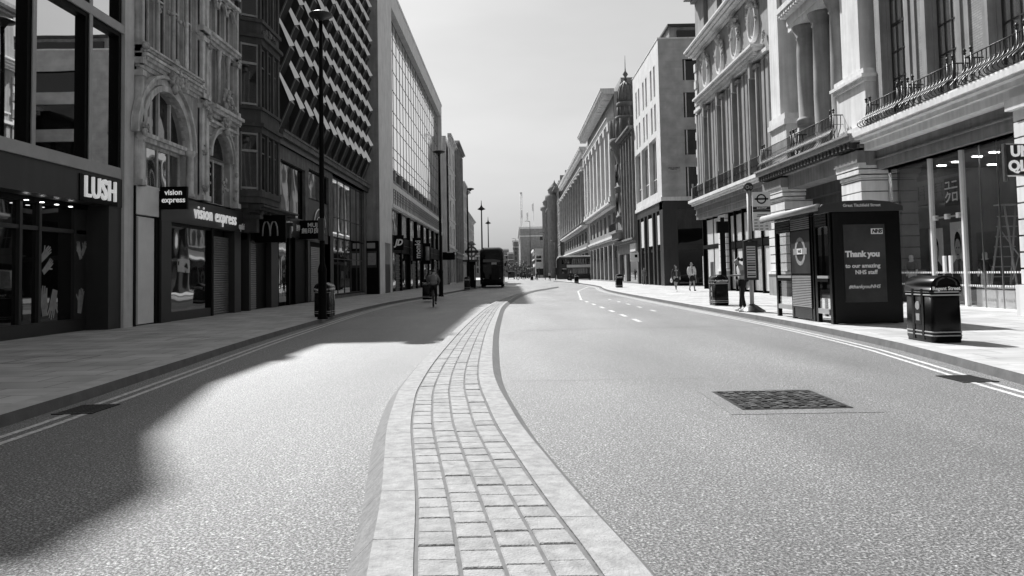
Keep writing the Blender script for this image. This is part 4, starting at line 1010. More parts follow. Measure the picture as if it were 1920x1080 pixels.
def portrait(u, x, z0, z1, lab):
    t = thing('portrait_poster', lab, 'poster', (x, u, z0))
    mb = MB().m('poster_light'); mb.box(x, x+.04, u-.42, u+.42, z0, z1); mb.build('board', t)
    h = z1-z0; mb = MB()
    def bl(cu, cz, ru, rz, m_, o): mb.m(m_); mb.prism([(x-o, u+cu+ru*math.cos(2*PI*i/14), z0+h*(cz+rz*math.sin(2*PI*i/14))) for i in range(14)], (.003, 0, 0))
    mb.m('poster_grey'); mb.prism([(x-.004, u+a, z0+h*b) for a, b in ((-.4, 0), (.4, 0), (.34, .38), (.12, .46), (-.12, .46), (-.34, .38))], (.003, 0, 0))
    bl(0, .66, .2, .2, 'black', .006); bl(.0, .6, .165, .155, 'print_pale', .009); bl(-.07, .62, .03, .012, 'black', .012); bl(.07, .62, .03, .012, 'black', .012); bl(0, .52, .06, .012, 'poster_grey', .012)
    mb.build('print', t)
portrait(27.2, 15.0, .6, 2.75, 'pale poster of a head and shoulders left of the shop door'); portrait(25.85, 15.0, .6, 2.9, 'pale poster of a dark haired face behind the shop door')
t = thing('stepladder', 'metal stepladder standing inside the shop window under the UNIQLO sign', 'stepladder', (14.8, 22.75, .12))
mb = MB().m('frame_grey')
for s, e in ((-.42, 1), (.42, 1), (-.42, -1), (.42, -1)): mb.tube([(14.8+s*.75, 22.75+e*.75, .12), (14.8+s*.5, 22.75+e*.06, 3.2)], .03, 5)
mb.build('side_rail', t)
mb = MB().m('frame_grey')
for k in range(9): z = .45+k*.3; q = 1-z/3.2; mb.box(14.8-.3, 14.8+.3, 22.75+.75*q-.05+.05, 22.75+.75*q+.08, z, z+.035)
mb.tube([(14.42, 22.2, 1.0), (15.1, 22.6, 2.4)], .018, 4); mb.tube([(15.1, 22.2, 1.0), (14.42, 22.6, 2.4)], .018, 4); mb.box(14.4, 15.2, 22.6, 22.9, 3.18, 3.22)
mb.build('tread', t)
t = thing('display_plinth', 'white display plinth at the foot of the stepladder in the shop window', 'plinth', (14.6, 21.2, .16))
mb = MB().m('white_paint'); mb.box(14.2, 15.3, 21.7, 23.6, .16, .8); mb.m('poster_grey'); mb.box(14.19, 15.31, 21.69, 23.61, .7, .73); mb.build('plinth', t)

# ---- white corner block across the side street
F = Fac(-1, 13.55)
B = thing('corner_building', 'white modern stone corner block with slim paired windows', 'building', (15, 76, 0))
mb = MB(); mb.m('interior'); mb.box(14.2, 26, 69.2, 83.3, 0, 22.3)
mb.m('stone_light')
hs = []
for i in range(3):
    c = 71.5+i*4.35
    for o in (-.95, .75): hs += [(c+o, c+o+.85, 17.7, 20.6), (c+o, c+o+.85, 14.45, 17.0)]
hs += [(70.9, 74.6, 8.75, 13.9), (75.2, 79.0, 8.75, 13.9), (79.5, 83.0, 8.75, 13.9)]
F.wall(mb, 68.8, 83.4, 8.0, 22.5, hs, .5)
mb.m('ashlar')
mb.quad((13.55, 68.8, 8.1), (15.75, 68.8, 8.1), (15.75, 68.8, 22.5), (13.55, 68.8, 22.5)); mb.quad((15.75, 68.8, 20.6), (26, 68.8, 20.6), (26, 68.8, 22.5), (15.75, 68.8, 22.5)); 
for z in (17.6, 14.2, 10.8): mb.box(15.75, 26, 68.9, 69.2, z, z+1.1)
mb.m('stone_light'); mb.box(13.5, 26, 68.75, 83.5, 22.5, 22.62); mb.quad((15.75, 68.8, 8.1), (15.75, 69.2, 8.1), (15.75, 69.2, 20.6), (15.75, 68.8, 20.6))
mb.box(13.45, 26, 68.72, 83.4, 7.75, 8.1)
mb.build('wall', B)
for h in hs:
    big = h[1]-h[0] > 2
    F.window(B, *h, -.4, 3 if big else 1, 1, .05, 'dark_metal' if not big else 'stone_light', 'glass_dark', .08, zs=[10.2] if big else None)
for z0, z1 in ((18.7, 20.6), (15.3, 17.6), (11.9, 14.2), (8.1, 10.8)):
    p = MB().m('glass_black'); p.box(15.76, 26, 69.1, 69.18, z0, z1); p.m('stone_light'); p.box(15.95, 16.05, 69.0, 69.1, z0, z1); p.build('side_window', B)
mb = MB().m('cladding')
F.box(mb, 68.8, 83.4, -.6, -.02, 7.0, 7.75)
mb.box(13.57, 14.9, 68.85, 70.4, .12, 7.75); mb.box(14.9, 26, 68.95, 69.2, 7.0, 7.75); mb.box(14.9, 26, 68.9, 69.2, 3.3, 3.75)
for u in (72.0, 73.9, 76.6, 78.6, 81.0, 83.1): F.box(mb, u-.3, u+.3, -.6, -.02, .12, 7.0)
F.box(mb, 70.4, 83.4, -.55, -.2, 3.3, 3.6)
mb.build('ground_cladding', B)
p = MB().m('glass_black'); p.box(14.9, 26, 69.0, 69.06, 3.75, 7.0); p.box(14.9, 26, 69.0, 69.06, .3, 3.3); p.build('shop_window', B)
for a, b in ((70.4, 71.7), (74.2, 76.3), (78.9, 80.7)):
    p = MB().m('panel_white'); F.box(p, a, b, -.5, -.06, 3.9, 6.6); p.m('glass_wavy'); F.box(p, a, b, -.5, -.42, .3, 3.3); p.build('shop_window', B)
mb = MB().m('stone_mid'); mb.box(15.3, 26, 72, 82, 22.62, 24.6); mb.m('glass_black'); mb.box(16, 26, 71.8, 72, 23.0, 24.2); mb.m('dark_metal'); mb.box(15.1, 26, 71.6, 82.2, 24.6, 24.8); mb.build('rooftop_room', B)
S = thing('street_plaque', 'small grey street name plaque on the white corner wall', 'sign', (14.6, 68.75, 10.6))
mb = MB().m('frame_grey'); mb.box(14.1, 15.25, 68.72, 68.79, 10.4, 10.85); mb.build('plate', S)
text('GREAT TITCHFIELD\nSTREET W1', .12, 'black', S, (14.67, 68.71, 10.63), (1, 0, 0), (0, 0, 1), .003, .003)
S = thing('projecting_sign', 'small white square sign standing out from the corner block', 'sign', (13.2, 81.5, 3.3))
mb = MB().m('white_paint'); mb.box(12.5, 13.4, 81.5, 81.62, 2.5, 3.45); mb.m('black'); mb.lathe([(0, 0), (.0, .0)], (0, 0, 0), 4) if False else None; mb.box(12.98, 13.25, 81.47, 81.5, 2.95, 3.25); mb.build('panel', S)
t = thing('advert_board', 'bright poster board standing behind the two walking women', 'advertising board', (16.9, 60, .12))
mb = MB().m('white_paint'); mb.box(14.35, 15.25, 57.9, 58.0, .3, 2.5); mb.m('print_pale'); mb.box(14.43, 15.17, 57.88, 57.9, .5, 2.4); mb.m('dark_metal'); mb.box(14.4, 14.5, 57.92, 57.98, .12, .3); mb.box(15.1, 15.2, 57.92, 57.98, .12, .3); mb.build('board', t)
# side street beyond the store
plain_building('side_street_building', 'ornate stone house seen in the gap of the side street', -1, 20.5, 56.5, 68.5, 17, 'stone_mid', 4, 4, 4, .8)

# ---- narrow fronts and the domed corner turret
F = Fac(-1, 13.6)
B = thing('turret_building', 'narrow ornate stone building with a lead domed corner turret', 'building', (13.6, 91, 0))
mb = MB(); mass(mb, F, 83.6, 98.8, 0, 17.5, -.4, 12, 'stone_mid'); mb.m('stone_mid')
hs = [(84.2+i*2.1, 85.4+i*2.1, z, z+2.5) for i in range(4) for z in (6.2, 9.6, 13.0)]
F.wall(mb, 83.6, 92.4, .12, 17.6, hs+[(84, 91.8, .3, 3.6)], .35)
F.wall(mb, 92.4, 98.8, .12, 17.6, [(93.2, 97.8, .3, 3.6)], .35)
F.cornice(mb, 83.6, 98.9, 16.9, ((.2, .2), (.5, .2), (.7, .2))); F.cornice(mb, 83.6, 98.9, 4.6, ((.1, .2), (.4, .2), (.55, .2)))
for i in range(5): u = 83.75+i*2.1; F.box(mb, u, u+.3, -.05, .3, 5.2, 16.9)
mb.m('ashlar'); mb.box(13.6, 20, 98.4, 98.82, .12, 17.5)
mb.build('wall', B)
for h in hs: F.window(B, *h, -.2, 2, 2, .08, 'stone_light', 'glass_dark', .06)
p = MB().m('glass_dark'); F.box(p, 84, 91.8, -.3, -.25, .3, 3.6); F.box(p, 93.2, 97.8, -.3, -.25, .3, 3.6); p.m('panel_white'); F.box(p, 84.2, 88, -.1, .12, 3.7, 4.6); p.build('shop_window', B)
tc = (14.6, 95.3, 0)
mb = MB().m('stone_mid'); mb.lathe([(1.0, 7.2), (1.5, 8.0), (1.6, 8.1), (1.6, 8.4), (1.45, 8.5), (1.45, 11.6), (1.7, 11.8), (1.7, 12.0), (1.45, 12.1), (1.4, 15.2), (1.7, 16.4), (2.2, 17.4), (2.3, 17.9), (2.0, 18.0)], tc, 16)
mb.lathe([(1.15, 18), (1.15, 20.4), (1.4, 20.5), (1.45, 20.8), (1.0, 20.9), (.98, 22.0), (1.2, 22.1), (1.25, 22.5), (1.1, 22.6)], tc, 12)
tu = mb.build('turret', B)
mb = MB().m('dome_lead'); mb.lathe([(1.05, 22.6), (1.08, 23.2), (.98, 24.0), (.7, 24.7), (.35, 25.1), (.2, 25.4)], tc, 14); mb.lathe([(.25, 25.5), (.1, 25.8), (.35, 26.2), (.1, 26.6), (.05, 27), (.03, 28.6)], tc, 8)
for k in range(12):
    a = 2*PI*k/12; mb.tube([(tc[0]+r*math.cos(a), tc[1]+r*math.sin(a), z) for r, z in ((1.08, 22.7), (1.11, 23.2), (1.01, 24.0), (.73, 24.73), (.37, 25.13))], .06, 4)
mb.build('dome', tu)
mb = MB().m('stone_mid')
for k in range(12):
    a = 2*PI*k/12; mb.tube([(tc[0]+2.0*math.cos(a), tc[1]+2.0*math.sin(a), 17.9), (tc[0]+2.0*math.cos(a), tc[1]+2.0*math.sin(a), 20.3)], .14, 6); mb.tube([(tc[0]+1.06*math.cos(a+.2), tc[1]+1.06*math.sin(a+.2), 20.9), (tc[0]+1.06*math.cos(a+.2), tc[1]+1.06*math.sin(a+.2), 22)], .13, 6)
mb.build('turret_columns', tu)
mb = MB().m('glass_black')
for k in range(8):
    a = PI*.6+2*PI*k/12
    for z, h, rr in ((8.9, 2.3, 1.46), (12.5, 2.3, 1.46)): mb.tube([(tc[0]+rr*math.cos(a), tc[1]+rr*math.sin(a), z), (tc[0]+rr*math.cos(a), tc[1]+rr*math.sin(a), z+h)], .13, 4)
mb.build('turret_windows', tu)
mb = MB().m('stone'); F.box(mb, 92.5, 98.8, 0, 1.1, 6.2, 6.5); F.box(mb, 92.8, 98.5, 0, .8, 5.4, 6.2); mb.build('balcony', B)
mb = MB().m('iron')
for i in range(40): u = 92.6+i*.157; F.box(mb, u, u+.03, 1.02, 1.06, 6.5, 7.4)
F.box(mb, 92.5, 98.9, 1.0, 1.08, 7.4, 7.45); mb.build('balcony_railing', B)

# ---- classical blocks with giant order
def classical(lab, u0, u1, H, x, cor, bays, round_cols, name='classical_building', st='stone', cs='stone_light'):
    F = Fac(-1, x); B = thing(name, lab, 'building', (x, (u0+u1)/2, 0))
    mb = MB(); mass(mb, F, u0, u1, 0, H+1.2, -.9, 14, 'stone_mid'); mb.m(st)
    bw_ = (u1-u0)/bays; holes = []; zb = H*.43; zt = H*.83
    for b in range(bays):
        c = u0+(b+.5)*bw_
        holes += [(c-bw_*.28, c+bw_*.28, 7.0, zb-1.3), (c-bw_*.26, c+bw_*.26, zb+.5, zb+3.4), (c-bw_*.26, c+bw_*.26, zb+4.0, zt-.6)]
    gh = [(u0+b*bw_+.45, u0+(b+1)*bw_-.45, .3, 5.2) for b in range(bays)]
    F.wall(mb, u0, u1, .0, H, holes+gh, .5)
    mb.m('stone_light'); F.cornice(mb, u0, u1, 5.7, ((.15, .25), (.3, .3))); F.cornice(mb, u0, u1, zb-.75, ((.7, .3), (1.05, .28)))
    F.cornice(mb, u0, u1, zt, ((.9, .3), (.95, .4), (1.1, .15)))
    F.dentils(mb, u0, u1, H-.9, H-.35, .3, cor*.8, 1.1, .5); F.cornice(mb, u0-.3, u1+.3, H-.35, ((cor*.85, .25), (cor, .3), (cor*1.05, .15)))
    mb.m('ashlar'); mb.box(x, x+13, u0-.02, u0+.4, .1, H); mb.m(st); F.box(mb, u0+1.5, u1, -6, -1.2, H+.3, H+2.2)
    mb.build('wall', B)
    co = MB().m(cs)
    for b in range(bays+1):
        c = min(max(u0+b*bw_, u0+.5), u1-.5)
        if round_cols: F.lathe(co, c, .55, zb-.15, [(.75, 0), (.75, .3), (.62, .5), (.62, 3), (.52, zt-zb-1.0), (.6, zt-zb-.8), (.85, zt-zb-.1), (.85, zt-zb+.15)], 14)
        else:
            F.box(co, c-.5, c+.5, -.1, .75, zb-.15, zt-.02); F.box(co, c-.65, c+.65, -.1, .9, zt-.9, zt-.02); F.box(co, c-.65, c+.65, -.1, .9, zb-.15, zb+.5)
    co.build('column' if round_cols else 'pilaster', B)
    for h in holes: F.window(B, *h, -.4, 2, 2, .1, 'stone', 'glass_dark', .08)
    for h in gh:
        p = MB().m('glass_dark'); F.box(p, h[0], h[1], -.45, -.38, h[2], h[3]); p.m('black'); F.box(p, h[0], h[1], -.38, -.25, 3.4, 4.3); p.build('shop_window', B)
    return B
classical('tall classical stone block with a deep projecting cornice and flat pilasters', 99.2, 134.4, 25.0, 13.6, 1.7, 7, False)
classical('grey classical block with a row of giant round columns behind the side street bus', 142, 207, 24.5, 14.0, 1.2, 10, True, st='stone_mid', cs='stone')
B, F = plain_building('mansard_building', 'turn of the century corner house with a steep slate mansard roof', -1, 12.5, 222, 262, 22, 'stone_mid', 5, 8, 6, 1.2, roof=6.5, ww=.45)
mb = MB().m('stone_mid')
for u in (222.8, 261): mb.lathe([(2.2, 0), (2.2, 22.5), (2.8, 23), (2.8, 24), (1.9, 24.2), (1.9, 25.4), (2.1, 25.6), (1.4, 26.6), (.3, 27.8), (.1, 28.5)], (12.6, u, 0), 12)
mb.build('corner_turret', B)
plain_building('stone_block', 'plain stone block with chimneys beyond the giant column front', -1, 13.0, 207.5, 221.5, 25, 'stone_mid', 6, 3, 6, 1.2, ww=.35, roof=3)
# end-of-street blocks where the road bends away
def endblock(name, lab, x0, x1, y0, y1, H, matn, wins, roofline=.8):
    B = thing(name, lab, 'building', ((x0+x1)/2, y0, 0))
    mb = MB().m(matn); mb.box(x0, x1, y0, y1, 0, H); mb.m('stone_light'); mb.box(x0-.6, x1+.2, y0-.6, y1, H, H+roofline); mb.box(x0-.3, x1, y0-.3, y1, H-3, H-2.6); mb.build('wall', B)
    for (nx, nz, fx0, fx1, z0, z1, ww) in wins:
        for i in range(nx):
            for j in range(nz):
                cx = x0+(x1-x0)*(fx0+(fx1-fx0)*(i+.5)/nx); w_ = (x1-x0)*(fx1-fx0)/nx*ww/2; a = z0+(z1-z0)*(j+.15)/nz; b = z0+(z1-z0)*(j+.85)/nz
                p = MB().m('glass_dark'); p.box(cx-w_, cx+w_, y0-.05, y0+.1, a, b); p.build('window', B)
        if fx0 == 0:
            for i in range(8):
                yy = y0+2+(y1-y0-4)*i/8; p = MB().m('glass_dark'); p.box(x0-.05, x0+.1, yy, yy+(y1-y0)/16, z0, z1); p.build('window', B)
    return B
endblock('end_building', 'large pale flat roofed block closing the view with bare upper wall', 3.2, 24, 300, 380, 19, 'stone', [(3, 1, .35, .95, 14.2, 16.2, .8), (10, 1, 0, 1, 2.0, 5, .8)])
endblock('end_building', 'lower pale block in front of the flat roofed one with a white canopy', 7.8, 20, 262.5, 298, 9.2, 'stone_light', [(5, 1, 0, 1, 5, 8, .7), (4, 1, 0, 1, .5, 3.6, .8)])
endblock('end_building', 'slim grey block at the far bend right beside the sky gap', .6, 5, 420, 470, 19, 'stone_mid', [(2, 5, .1, .9, 3, 17, .5)])
endblock('end_building', 'long low pale building across the far end behind the dark bus', -34, -2.2, 420, 450, 14.5, 'stone', [(16, 3, 0, 1, 2, 13, .5)])
endblock('end_building', 'small dark block behind the street trees at the far bend', -2.0, .5, 380, 400, 11.5, 'stone_mid', [(2, 3, .1, .9, 2, 10, .5)])
t = thing('tower_crane', 'thin pale crane mast rising above the far roofs', 'crane', (9, 700, 0))
mb = MB().m('panel_white')
for sx in (-.8, .8):
    for sy in (-.8, .8): mb.tube([(9+sx, 700+sy, 0), (9+sx, 700+sy, 75)], .22, 4)
for k in range(25): z = k*3; mb.tube([(8.2, 699.2, z), (9.8, 699.2, z+3)], .12, 4); mb.tube([(9.8, 699.2, z), (8.2, 699.2, z+3)], .12, 4)
mb.build('mast', t)
mb = MB().m('panel_white'); mb.box(8, 10, 699, 701, 74.5, 76); mb.build('mast_head', t)
for i, (x, h, lab) in enumerate(((4.2, 27, 'leftmost limp flag above the pale end block'), (6.4, 26, 'second limp flag above the pale end block'), (8.6, 29.5, 'tallest flag, nearest the mansard house'))):
    t = thing('flagpole', lab, 'flag', (x, 301, 19.5), 0, 'flags on the pale end block')
    mb = MB().m('panel_white'); mb.tube([(x, 301, 19.5), (x, 301, h)], .12, 5); mb.build('pole', t)
    mb = MB().m('white_paint'); mb.prism([(x, 301, h-.2), (x-.6, 301.3, h-1.0), (x-.5, 301.2, h-3.8), (x-.1, 301, h-3.2)], (0, .1, 0)); mb.build('flag', t)

# ================================================================== STREET FURNITURE
def lamp_post(x, y, h, lab, arm=0.0, z=.12):
    t = thing('street_lamp', lab, 'street lamp', (x, y, z), 0, 'tall dark street lamps')
    mb = MB().m('black'); mb.lathe([(.17, 0), (.17, .05), (.135, .1), (.135, 1.45), (.15, 1.5), (.13, 1.62), (.085, 1.75), (.075, h*.6), (.062, h-.25)], (x, y, z), 12); mb.build('pole', t)
    mb = MB().m('dark_metal'); cx = x+arm
    if arm: mb.tube([(x, y, z+h-.3), (x, y, z+h-.12), (cx, y, z+h-.08)], .045, 6)
    mb.lathe([(.06, h-.3), (.12, h-.2), (.36, h-.14), (.375, h-.1), (.37, h-.07), (.22, h), (.05, h+.03)], (cx, y, z), 18)
    if not arm: mb.tube([(x-.2, y, z+h-.16), (x-.05, y, z+h-.35)], .02, 4)
    mb.build('lamp_head', t)
    mb = MB().m('frame_grey'); mb.lathe([(.3, h-.155), (.3, h-.145)], (cx, y, z), 14); mb.build('lens', t)
    return t
lp = lamp_post(-6.03, 24.35, 9.85, 'tall black lamp post nearest the camera, beside the left kerb bin')
mb = MB().m('cladding'); mb.box(-6.12, -5.94, 24.2, 24.3, 2.6, 3.3); mb.build('control_box', lp)
lamp_post(-4.45, 47.6, 9.1, 'second black lamp post, behind the cyclist')
lamp_post(-4.25, 74, 9.7, 'third black lamp post, its head on a short arm near the dark kiosk', .3)
for i, (x, y, h, lab) in enumerate(((-4.4, 112, 11.4, 'taller pointed lamp mast rising behind the dark bus'), (-4.7, 152, 12, 'shorter pointed lamp mast farther behind the dark bus'))):
    t = thing('lamp_mast', lab, 'lamp mast', (x, y, 0), 0, 'pointed lamp masts behind the bus')
    mb = MB().m('dark_metal'); mb.lathe([(.2, 0), (.14, 1), (.09, h-.9), (.09, h-.4)], (x, y, 0), 8); mb.build('pole', t)
    mb = MB().m('dark_metal'); mb.lathe([(.09, h-.6), (.55, h-.45), (.6, h-.4), (.2, h-.1), (.07, h+.2), (.03, h+.9)], (x, y, 0), 10); mb.build('lamp_head', t)
for x, y, h, lab in ((5.5, 190, 7.5, 'thin dark pole, first left of the red bus front'), (7.6, 180, 11, 'thin dark pole just left of the mansard house door'), (4.0, 170, 13, 'tallest thin dark pole in front of the mansard house'), (8.9, 160, 8, 'thin dark pole close to the front of the crossing bus'), (1.0, 210, 11, 'thin dark pole among the street trees')):
    lab = lab.replace('red bus', 'crossing bus')
    t = thing('post', lab, 'post', (x, y, 0), 0, 'thin poles at the far junction')
    mb = MB().m('dark_metal'); mb.lathe([(.11, 0), (.08, 1), (.06, h)], (x, y, 0), 6); mb.build('pole', t)
    mb = MB().m('dark_metal'); mb.tube([(x, y, h), (x-.6, y, h+.15), (x-1.1, y, h+.1)], .06, 5); mb.build('lamp_head', t)

def bin_thing(x, y, lab, wd=.62, ln=.92, h=1.12, rz=0.0, txt=True, group='domed black litter bins'):
    t = thing('litter_bin', lab, 'litter bin', (x, y, .12), rz, group, local=True)
    def ring(hw, hl, z, r=.07): 
        pts = []
        for cx, cy, a0 in ((hw-r, hl-r, 0), (-hw+r, hl-r, 90), (-hw+r, -hl+r, 180), (hw-r, -hl+r, 270)):
            for k in range(4): a = R(a0+30*k); pts.append((cx+r*math.cos(a), cy+r*math.sin(a), z))
        return pts
    W, L = wd/2, ln/2
    mb = MB().m('black_gloss'); mb.smooth = True
    mb.loft([ring(W*.97, L*.97, 0), ring(W*.97, L*.97, .05), ring(W, L, .07), ring(W*.97, L*.97, .74*h)]); mb.build('body', t)
    hd = MB().m('black_gloss'); hd.smooth = True       # hood: barrel arch across the width
    n = 14; z0 = .74*h; rows = []
    for yy, k in ((-L*1.0, .97), (-L*.96, 1.0), (L*.96, 1.0), (L, .97)):
        row = [(W*k*1.02, yy, z0), (W*k*1.02, yy, z0+.06)]
        for i in range(n+1):
            a = PI*i/n; row.append((W*k*math.cos(a), yy, z0+.06+(h-z0-.06)*k*math.sin(a)**.75))
        row += [(-W*k*1.02, yy, z0+.06), (-W*k*1.02, yy, z0)]
        rows.append(row)
    hd.loft(rows); hood = hd.build('hood', t)
    mb = MB().m('black')
    for s in (-1, 1):
        pts = [(W*.62*math.cos(PI*i/10), s*(L+.004), z0+.14+(h-z0-.2)*math.sin(PI*i/10)**.8) for i in range(11)]
        mb.prism(pts, (0, s*.006, 0))
    mb.build('opening', hood)
    mb = MB().m('dark_metal')
    for s in (-1, 1):
        mb.tube([(W*.66*math.cos(PI*i/10), s*(L+.012), z0+.13+(h-z0-.17)*math.sin(PI*i/10)**.8) for i in range(11)], .012, 5)
    mb.build('rim', hood)
    mb = MB().m('frame_grey')
    for z in (.11, .17, .70*h, .745*h): mb.loft([ring(W*1.005, L*1.005, z), ring(W*1.02, L*1.01, z+.006), ring(W*1.02, L*1.01, z+.016), ring(W*1.005, L*1.005, z+.022)])
    mb.build('band', t)
    mb = MB().m('black_gloss')
    for s in (-1, 1):
        for yy in (-L*.34, L*.34): mb.box(s*W*.96, s*(W*1.03), yy-.035, yy+.035, .04, .8*h)
    mb.box(-W*1.03, -W*1.015, -.1, .1, .3, .62)
    mb.build('door_panel', t)
    mb = MB().m('frame_grey'); mb.prism([(-W*1.04, .07*math.cos(2*PI*i/12), .62+.075*math.sin(2*PI*i/12)) for i in range(12)], (.012, 0, 0)); mb.prism([(-W*1.04, -.05, .36), (-W*1.04, .05, .36), (-W*1.04, .06, .48), (-W*1.04, -.06, .48)], (.012, 0, 0)); mb.build('crest', t)
    if txt: text('Regent Street', .085, 'letter_white', t, (0, -L-.006, z0+.075), (1, 0, 0), (0, 0, 1), .002, .002, 1)
    return t
b0 = bin_thing(7.34, 13.5, 'big domed black litter bin nearest the camera, right of the bus shelter', .52, .9, 1.14)
dup(b0, (7.66, 28.7, .12), 'domed black litter bin left of the woman at the bus stop'); bpy.context.view_layer.update()
dup(b0, (-6.36, 26.0, .12), 'domed black litter bin hidden behind the first lamp post')
dup(b0, (-4.72, 42.6, .12), 'domed black litter bin left of the cyclist')
dup(b0, (9.0, 65.3, .12), 'small distant domed bin in front of the white corner block')
dup(b0, (8.35, 101, .12), 'farthest domed bin on the right pavement by the bus side')
dup(b0, (-4.15, 70, .12), 'domed black bin beside the dark kiosk'); dup(b0, (4.3, 170, 0), 'tiny dark bin left of the crossing bus front')

# ---- bus stop
t = thing('bus_stop', 'bus stop pole with roundel flag and timetable case by the kerb', 'bus stop', (7.36, 23.75, .12))
mb = MB().m('dark_metal'); mb.lathe([(.42, 0), (.41, .03), (.15, .2), (.08, .24)], (7.36, 23.75, .12), 4); mb.build('base', t)
mb = MB().m('frame_grey'); mb.lathe([(.065, .2), (.065, 1.05), (.06, 3.75)], (7.36, 23.75, .12), 12); mb.build('pole', t)
mb = MB().m('dark_metal'); mb.box(7.12, 7.55, 23.62, 23.72, 1.1, 2.28); mb.tube([(7.12, 23.67, 2.28), (7.34, 23.67, 2.34), (7.55, 23.67, 2.28)], .04, 6); cs = mb.build('timetable_case', t)
mb = MB().m('poster_light'); mb.box(7.2, 7.47, 23.61, 23.62, 1.18, 2.14)
mb.m('poster_grey')
for k in range(12): mb.box(7.21, 7.46, 23.606, 23.612, 1.22+k*.077, 1.22+k*.077+random.choice((.014, .03, .045)))
mb.build('timetable', cs)
mb = MB().m('panel_white'); mb.box(7.46, 8.02, 23.7, 23.74, 2.62, 3.82); fl = mb.build('flag', t)
mb = MB().m('black')
def annulus(mb, cx, cz, r0, r1, y0, y1, n=24):
    for i in range(n):
        a, b = 2*PI*i/n, 2*PI*(i+1)/n
        mb.prism([(cx+r*math.cos(q), y0, cz+r*math.sin(q)) for r, q in ((r0, a), (r1, a), (r1, b), (r0, b))], (0, y1-y0, 0))
annulus(mb, 7.74, 3.6, .115, .155, 23.695, 23.699); mb.box(7.53, 7.95, 23.690, 23.694, 3.575, 3.625)
mb.m('cladding'); mb.box(7.47, 8.01, 23.692, 23.699, 3.27, 3.36); mb.box(7.47, 8.01, 23.692, 23.699, 3.2, 3.26)
mb.m('poster_grey')
for z, a, b in ((3.1, 7.6, 7.9), (3.05, 7.58, 7.92)): mb.box(a, b, 23.694, 23.699, z, z+.018)
for r in range(4):
    for c in range(3): mb.box(7.5+c*.17, 7.6+c*.17+random.uniform(-.02, .03), 23.694, 23.699, 2.94-r*.095, 2.965-r*.095)
mb.build('flag_print', fl)
text('BUS STOP', .07, 'letter_white', fl, (7.74, 23.688, 3.315), (1, 0, 0), (0, 0, 1), .002, .002)
mb = MB().m('dark_metal'); mb.prism([(7.36+.14*math.cos(2*PI*i/16), 23.7, 3.98+.14*math.sin(2*PI*i/16)) for i in range(16)], (0, .1, 0)); mb.m('frame_grey'); annulus(mb, 7.32, 3.98, .035, .06, 23.69, 23.70, 12); annulus(mb, 7.43, 3.97, .025, .04, 23.69, 23.70, 10)
mb.build('stop_letter_disc', t)

# ---- bus shelter
t = thing('bus_shelter', 'black glazed bus shelter with a poster end panel thanking hospital staff', 'bus shelter', (8.1, 19.7, .12))
X0, X1 = 7.38, 8.95
mb = MB().m('black_gloss')
for y in (21.5, 20.33, 18.93, 18.72, 17.88): mb.box(X0, X0+.1, y-.06, y+.06, .12, 2.72)
for y in (21.45, 18.0): mb.box(X1-.1, X1, y-.05, y+.05, .12, 2.72)
mb.build('post', t)
mb = MB().m('black_gloss')
pr = [(7.12, 2.74), (7.12, 2.8), (7.2, 2.87), (7.7, 2.93), (8.3, 2.94), (8.75, 2.9), (9.05, 2.8), (9.05, 2.72)]
mb.prism([(x, 17.8, z) for x, z in pr], (0, 4.0, 0)); ro = mb.build('roof', t)
mb = MB().m('cladding'); mb.prism([(x, 17.72, z) for x, z in ((7.12, 2.72), (7.12, 2.83), (7.2, 2.9), (7.7, 2.97), (8.3, 2.98), (8.75, 2.94), (9.05, 2.83), (9.05, 2.72))], (0, .07, 0)); fa = mb.build('end_fascia', ro)
mb = MB().m('frame_grey'); mb.smooth = True; mb.tube([(7.13, 17.8, 2.84), (7.13, 21.8, 2.84)], .085, 10); mb.build('gutter', ro)
text('Great Titchfield Street', .095, 'letter_white', fa, (8.1, 17.715, 2.86), (1, 0, 0), (0, 0, 1), .002, .001)
for a, b in ((20.4, 21.44), (18.02, 18.66)):
    p = MB().m('glass_shelter'); p.box(X0+.03, X0+.045, a, b, .42, 2.4); p.build('glass_panel', t)
    mb = MB().m('frame_grey'); mb.box(X0, X0+.07, a, b, 1.18, 1.24); mb.box(X0, X0+.07, a, b, .34, .46); mb.m('black_gloss'); mb.box(X0, X0+.08, a, b, 1.1, 1.18); mb.box(X0, X0+.08, a, b, 2.4, 2.72); mb.m('cladding')
    for k in range(4): mb.box(X0-.01, X0, a, b, 2.43+k*.07, 2.47+k*.07)
    mb.build('rail', t)
mb = MB().m('black_gloss'); mb.box(X0-.02, X0+.1, 18.99, 20.27, .42, 2.75); mb.box(X0, X0+.1, 19.05, 20.2, .16, .42); bp = mb.build('advert_panel', t)
mb = MB().m('frame_grey')
for k in range(19): mb.box(X0-.03, X0-.02, 19.0, 20.26, .46+k*.042, .46+k*.042+.024)
for k in range(6): mb.box(X0-.03, X0-.02, 19.0, 20.26, 2.42+k*.05, 2.42+k*.05+.03)
mb.build('louvre', bp)
mb = MB().m('poster_grey'); mb.box(X0-.028, X0-.02, 19.0, 20.26, 1.3, 2.38); mb.m('print_pale')
for i in range(20):
    a, b = 2*PI*i/20, 2*PI*(i+1)/20
    mb.prism([(X0-.034, 19.62+r*math.cos(q), 1.86+r*math.sin(q)) for r, q in ((.26, a), (.36, a), (.36, b), (.26, b))], (.005, 0, 0))
mb.box(X0-.04, X0-.035, 19.16, 20.08, 1.78, 1.94); mb.m('letter_white'); mb.box(X0-.045, X0-.041, 19.45, 19.8, 1.79, 1.93); mb.build('poster', bp)
text('NHS', .12, 'black', bp, (X0-.047, 19.62, 1.86), (0, -1, 0), (0, 0, 1), .001, .002)
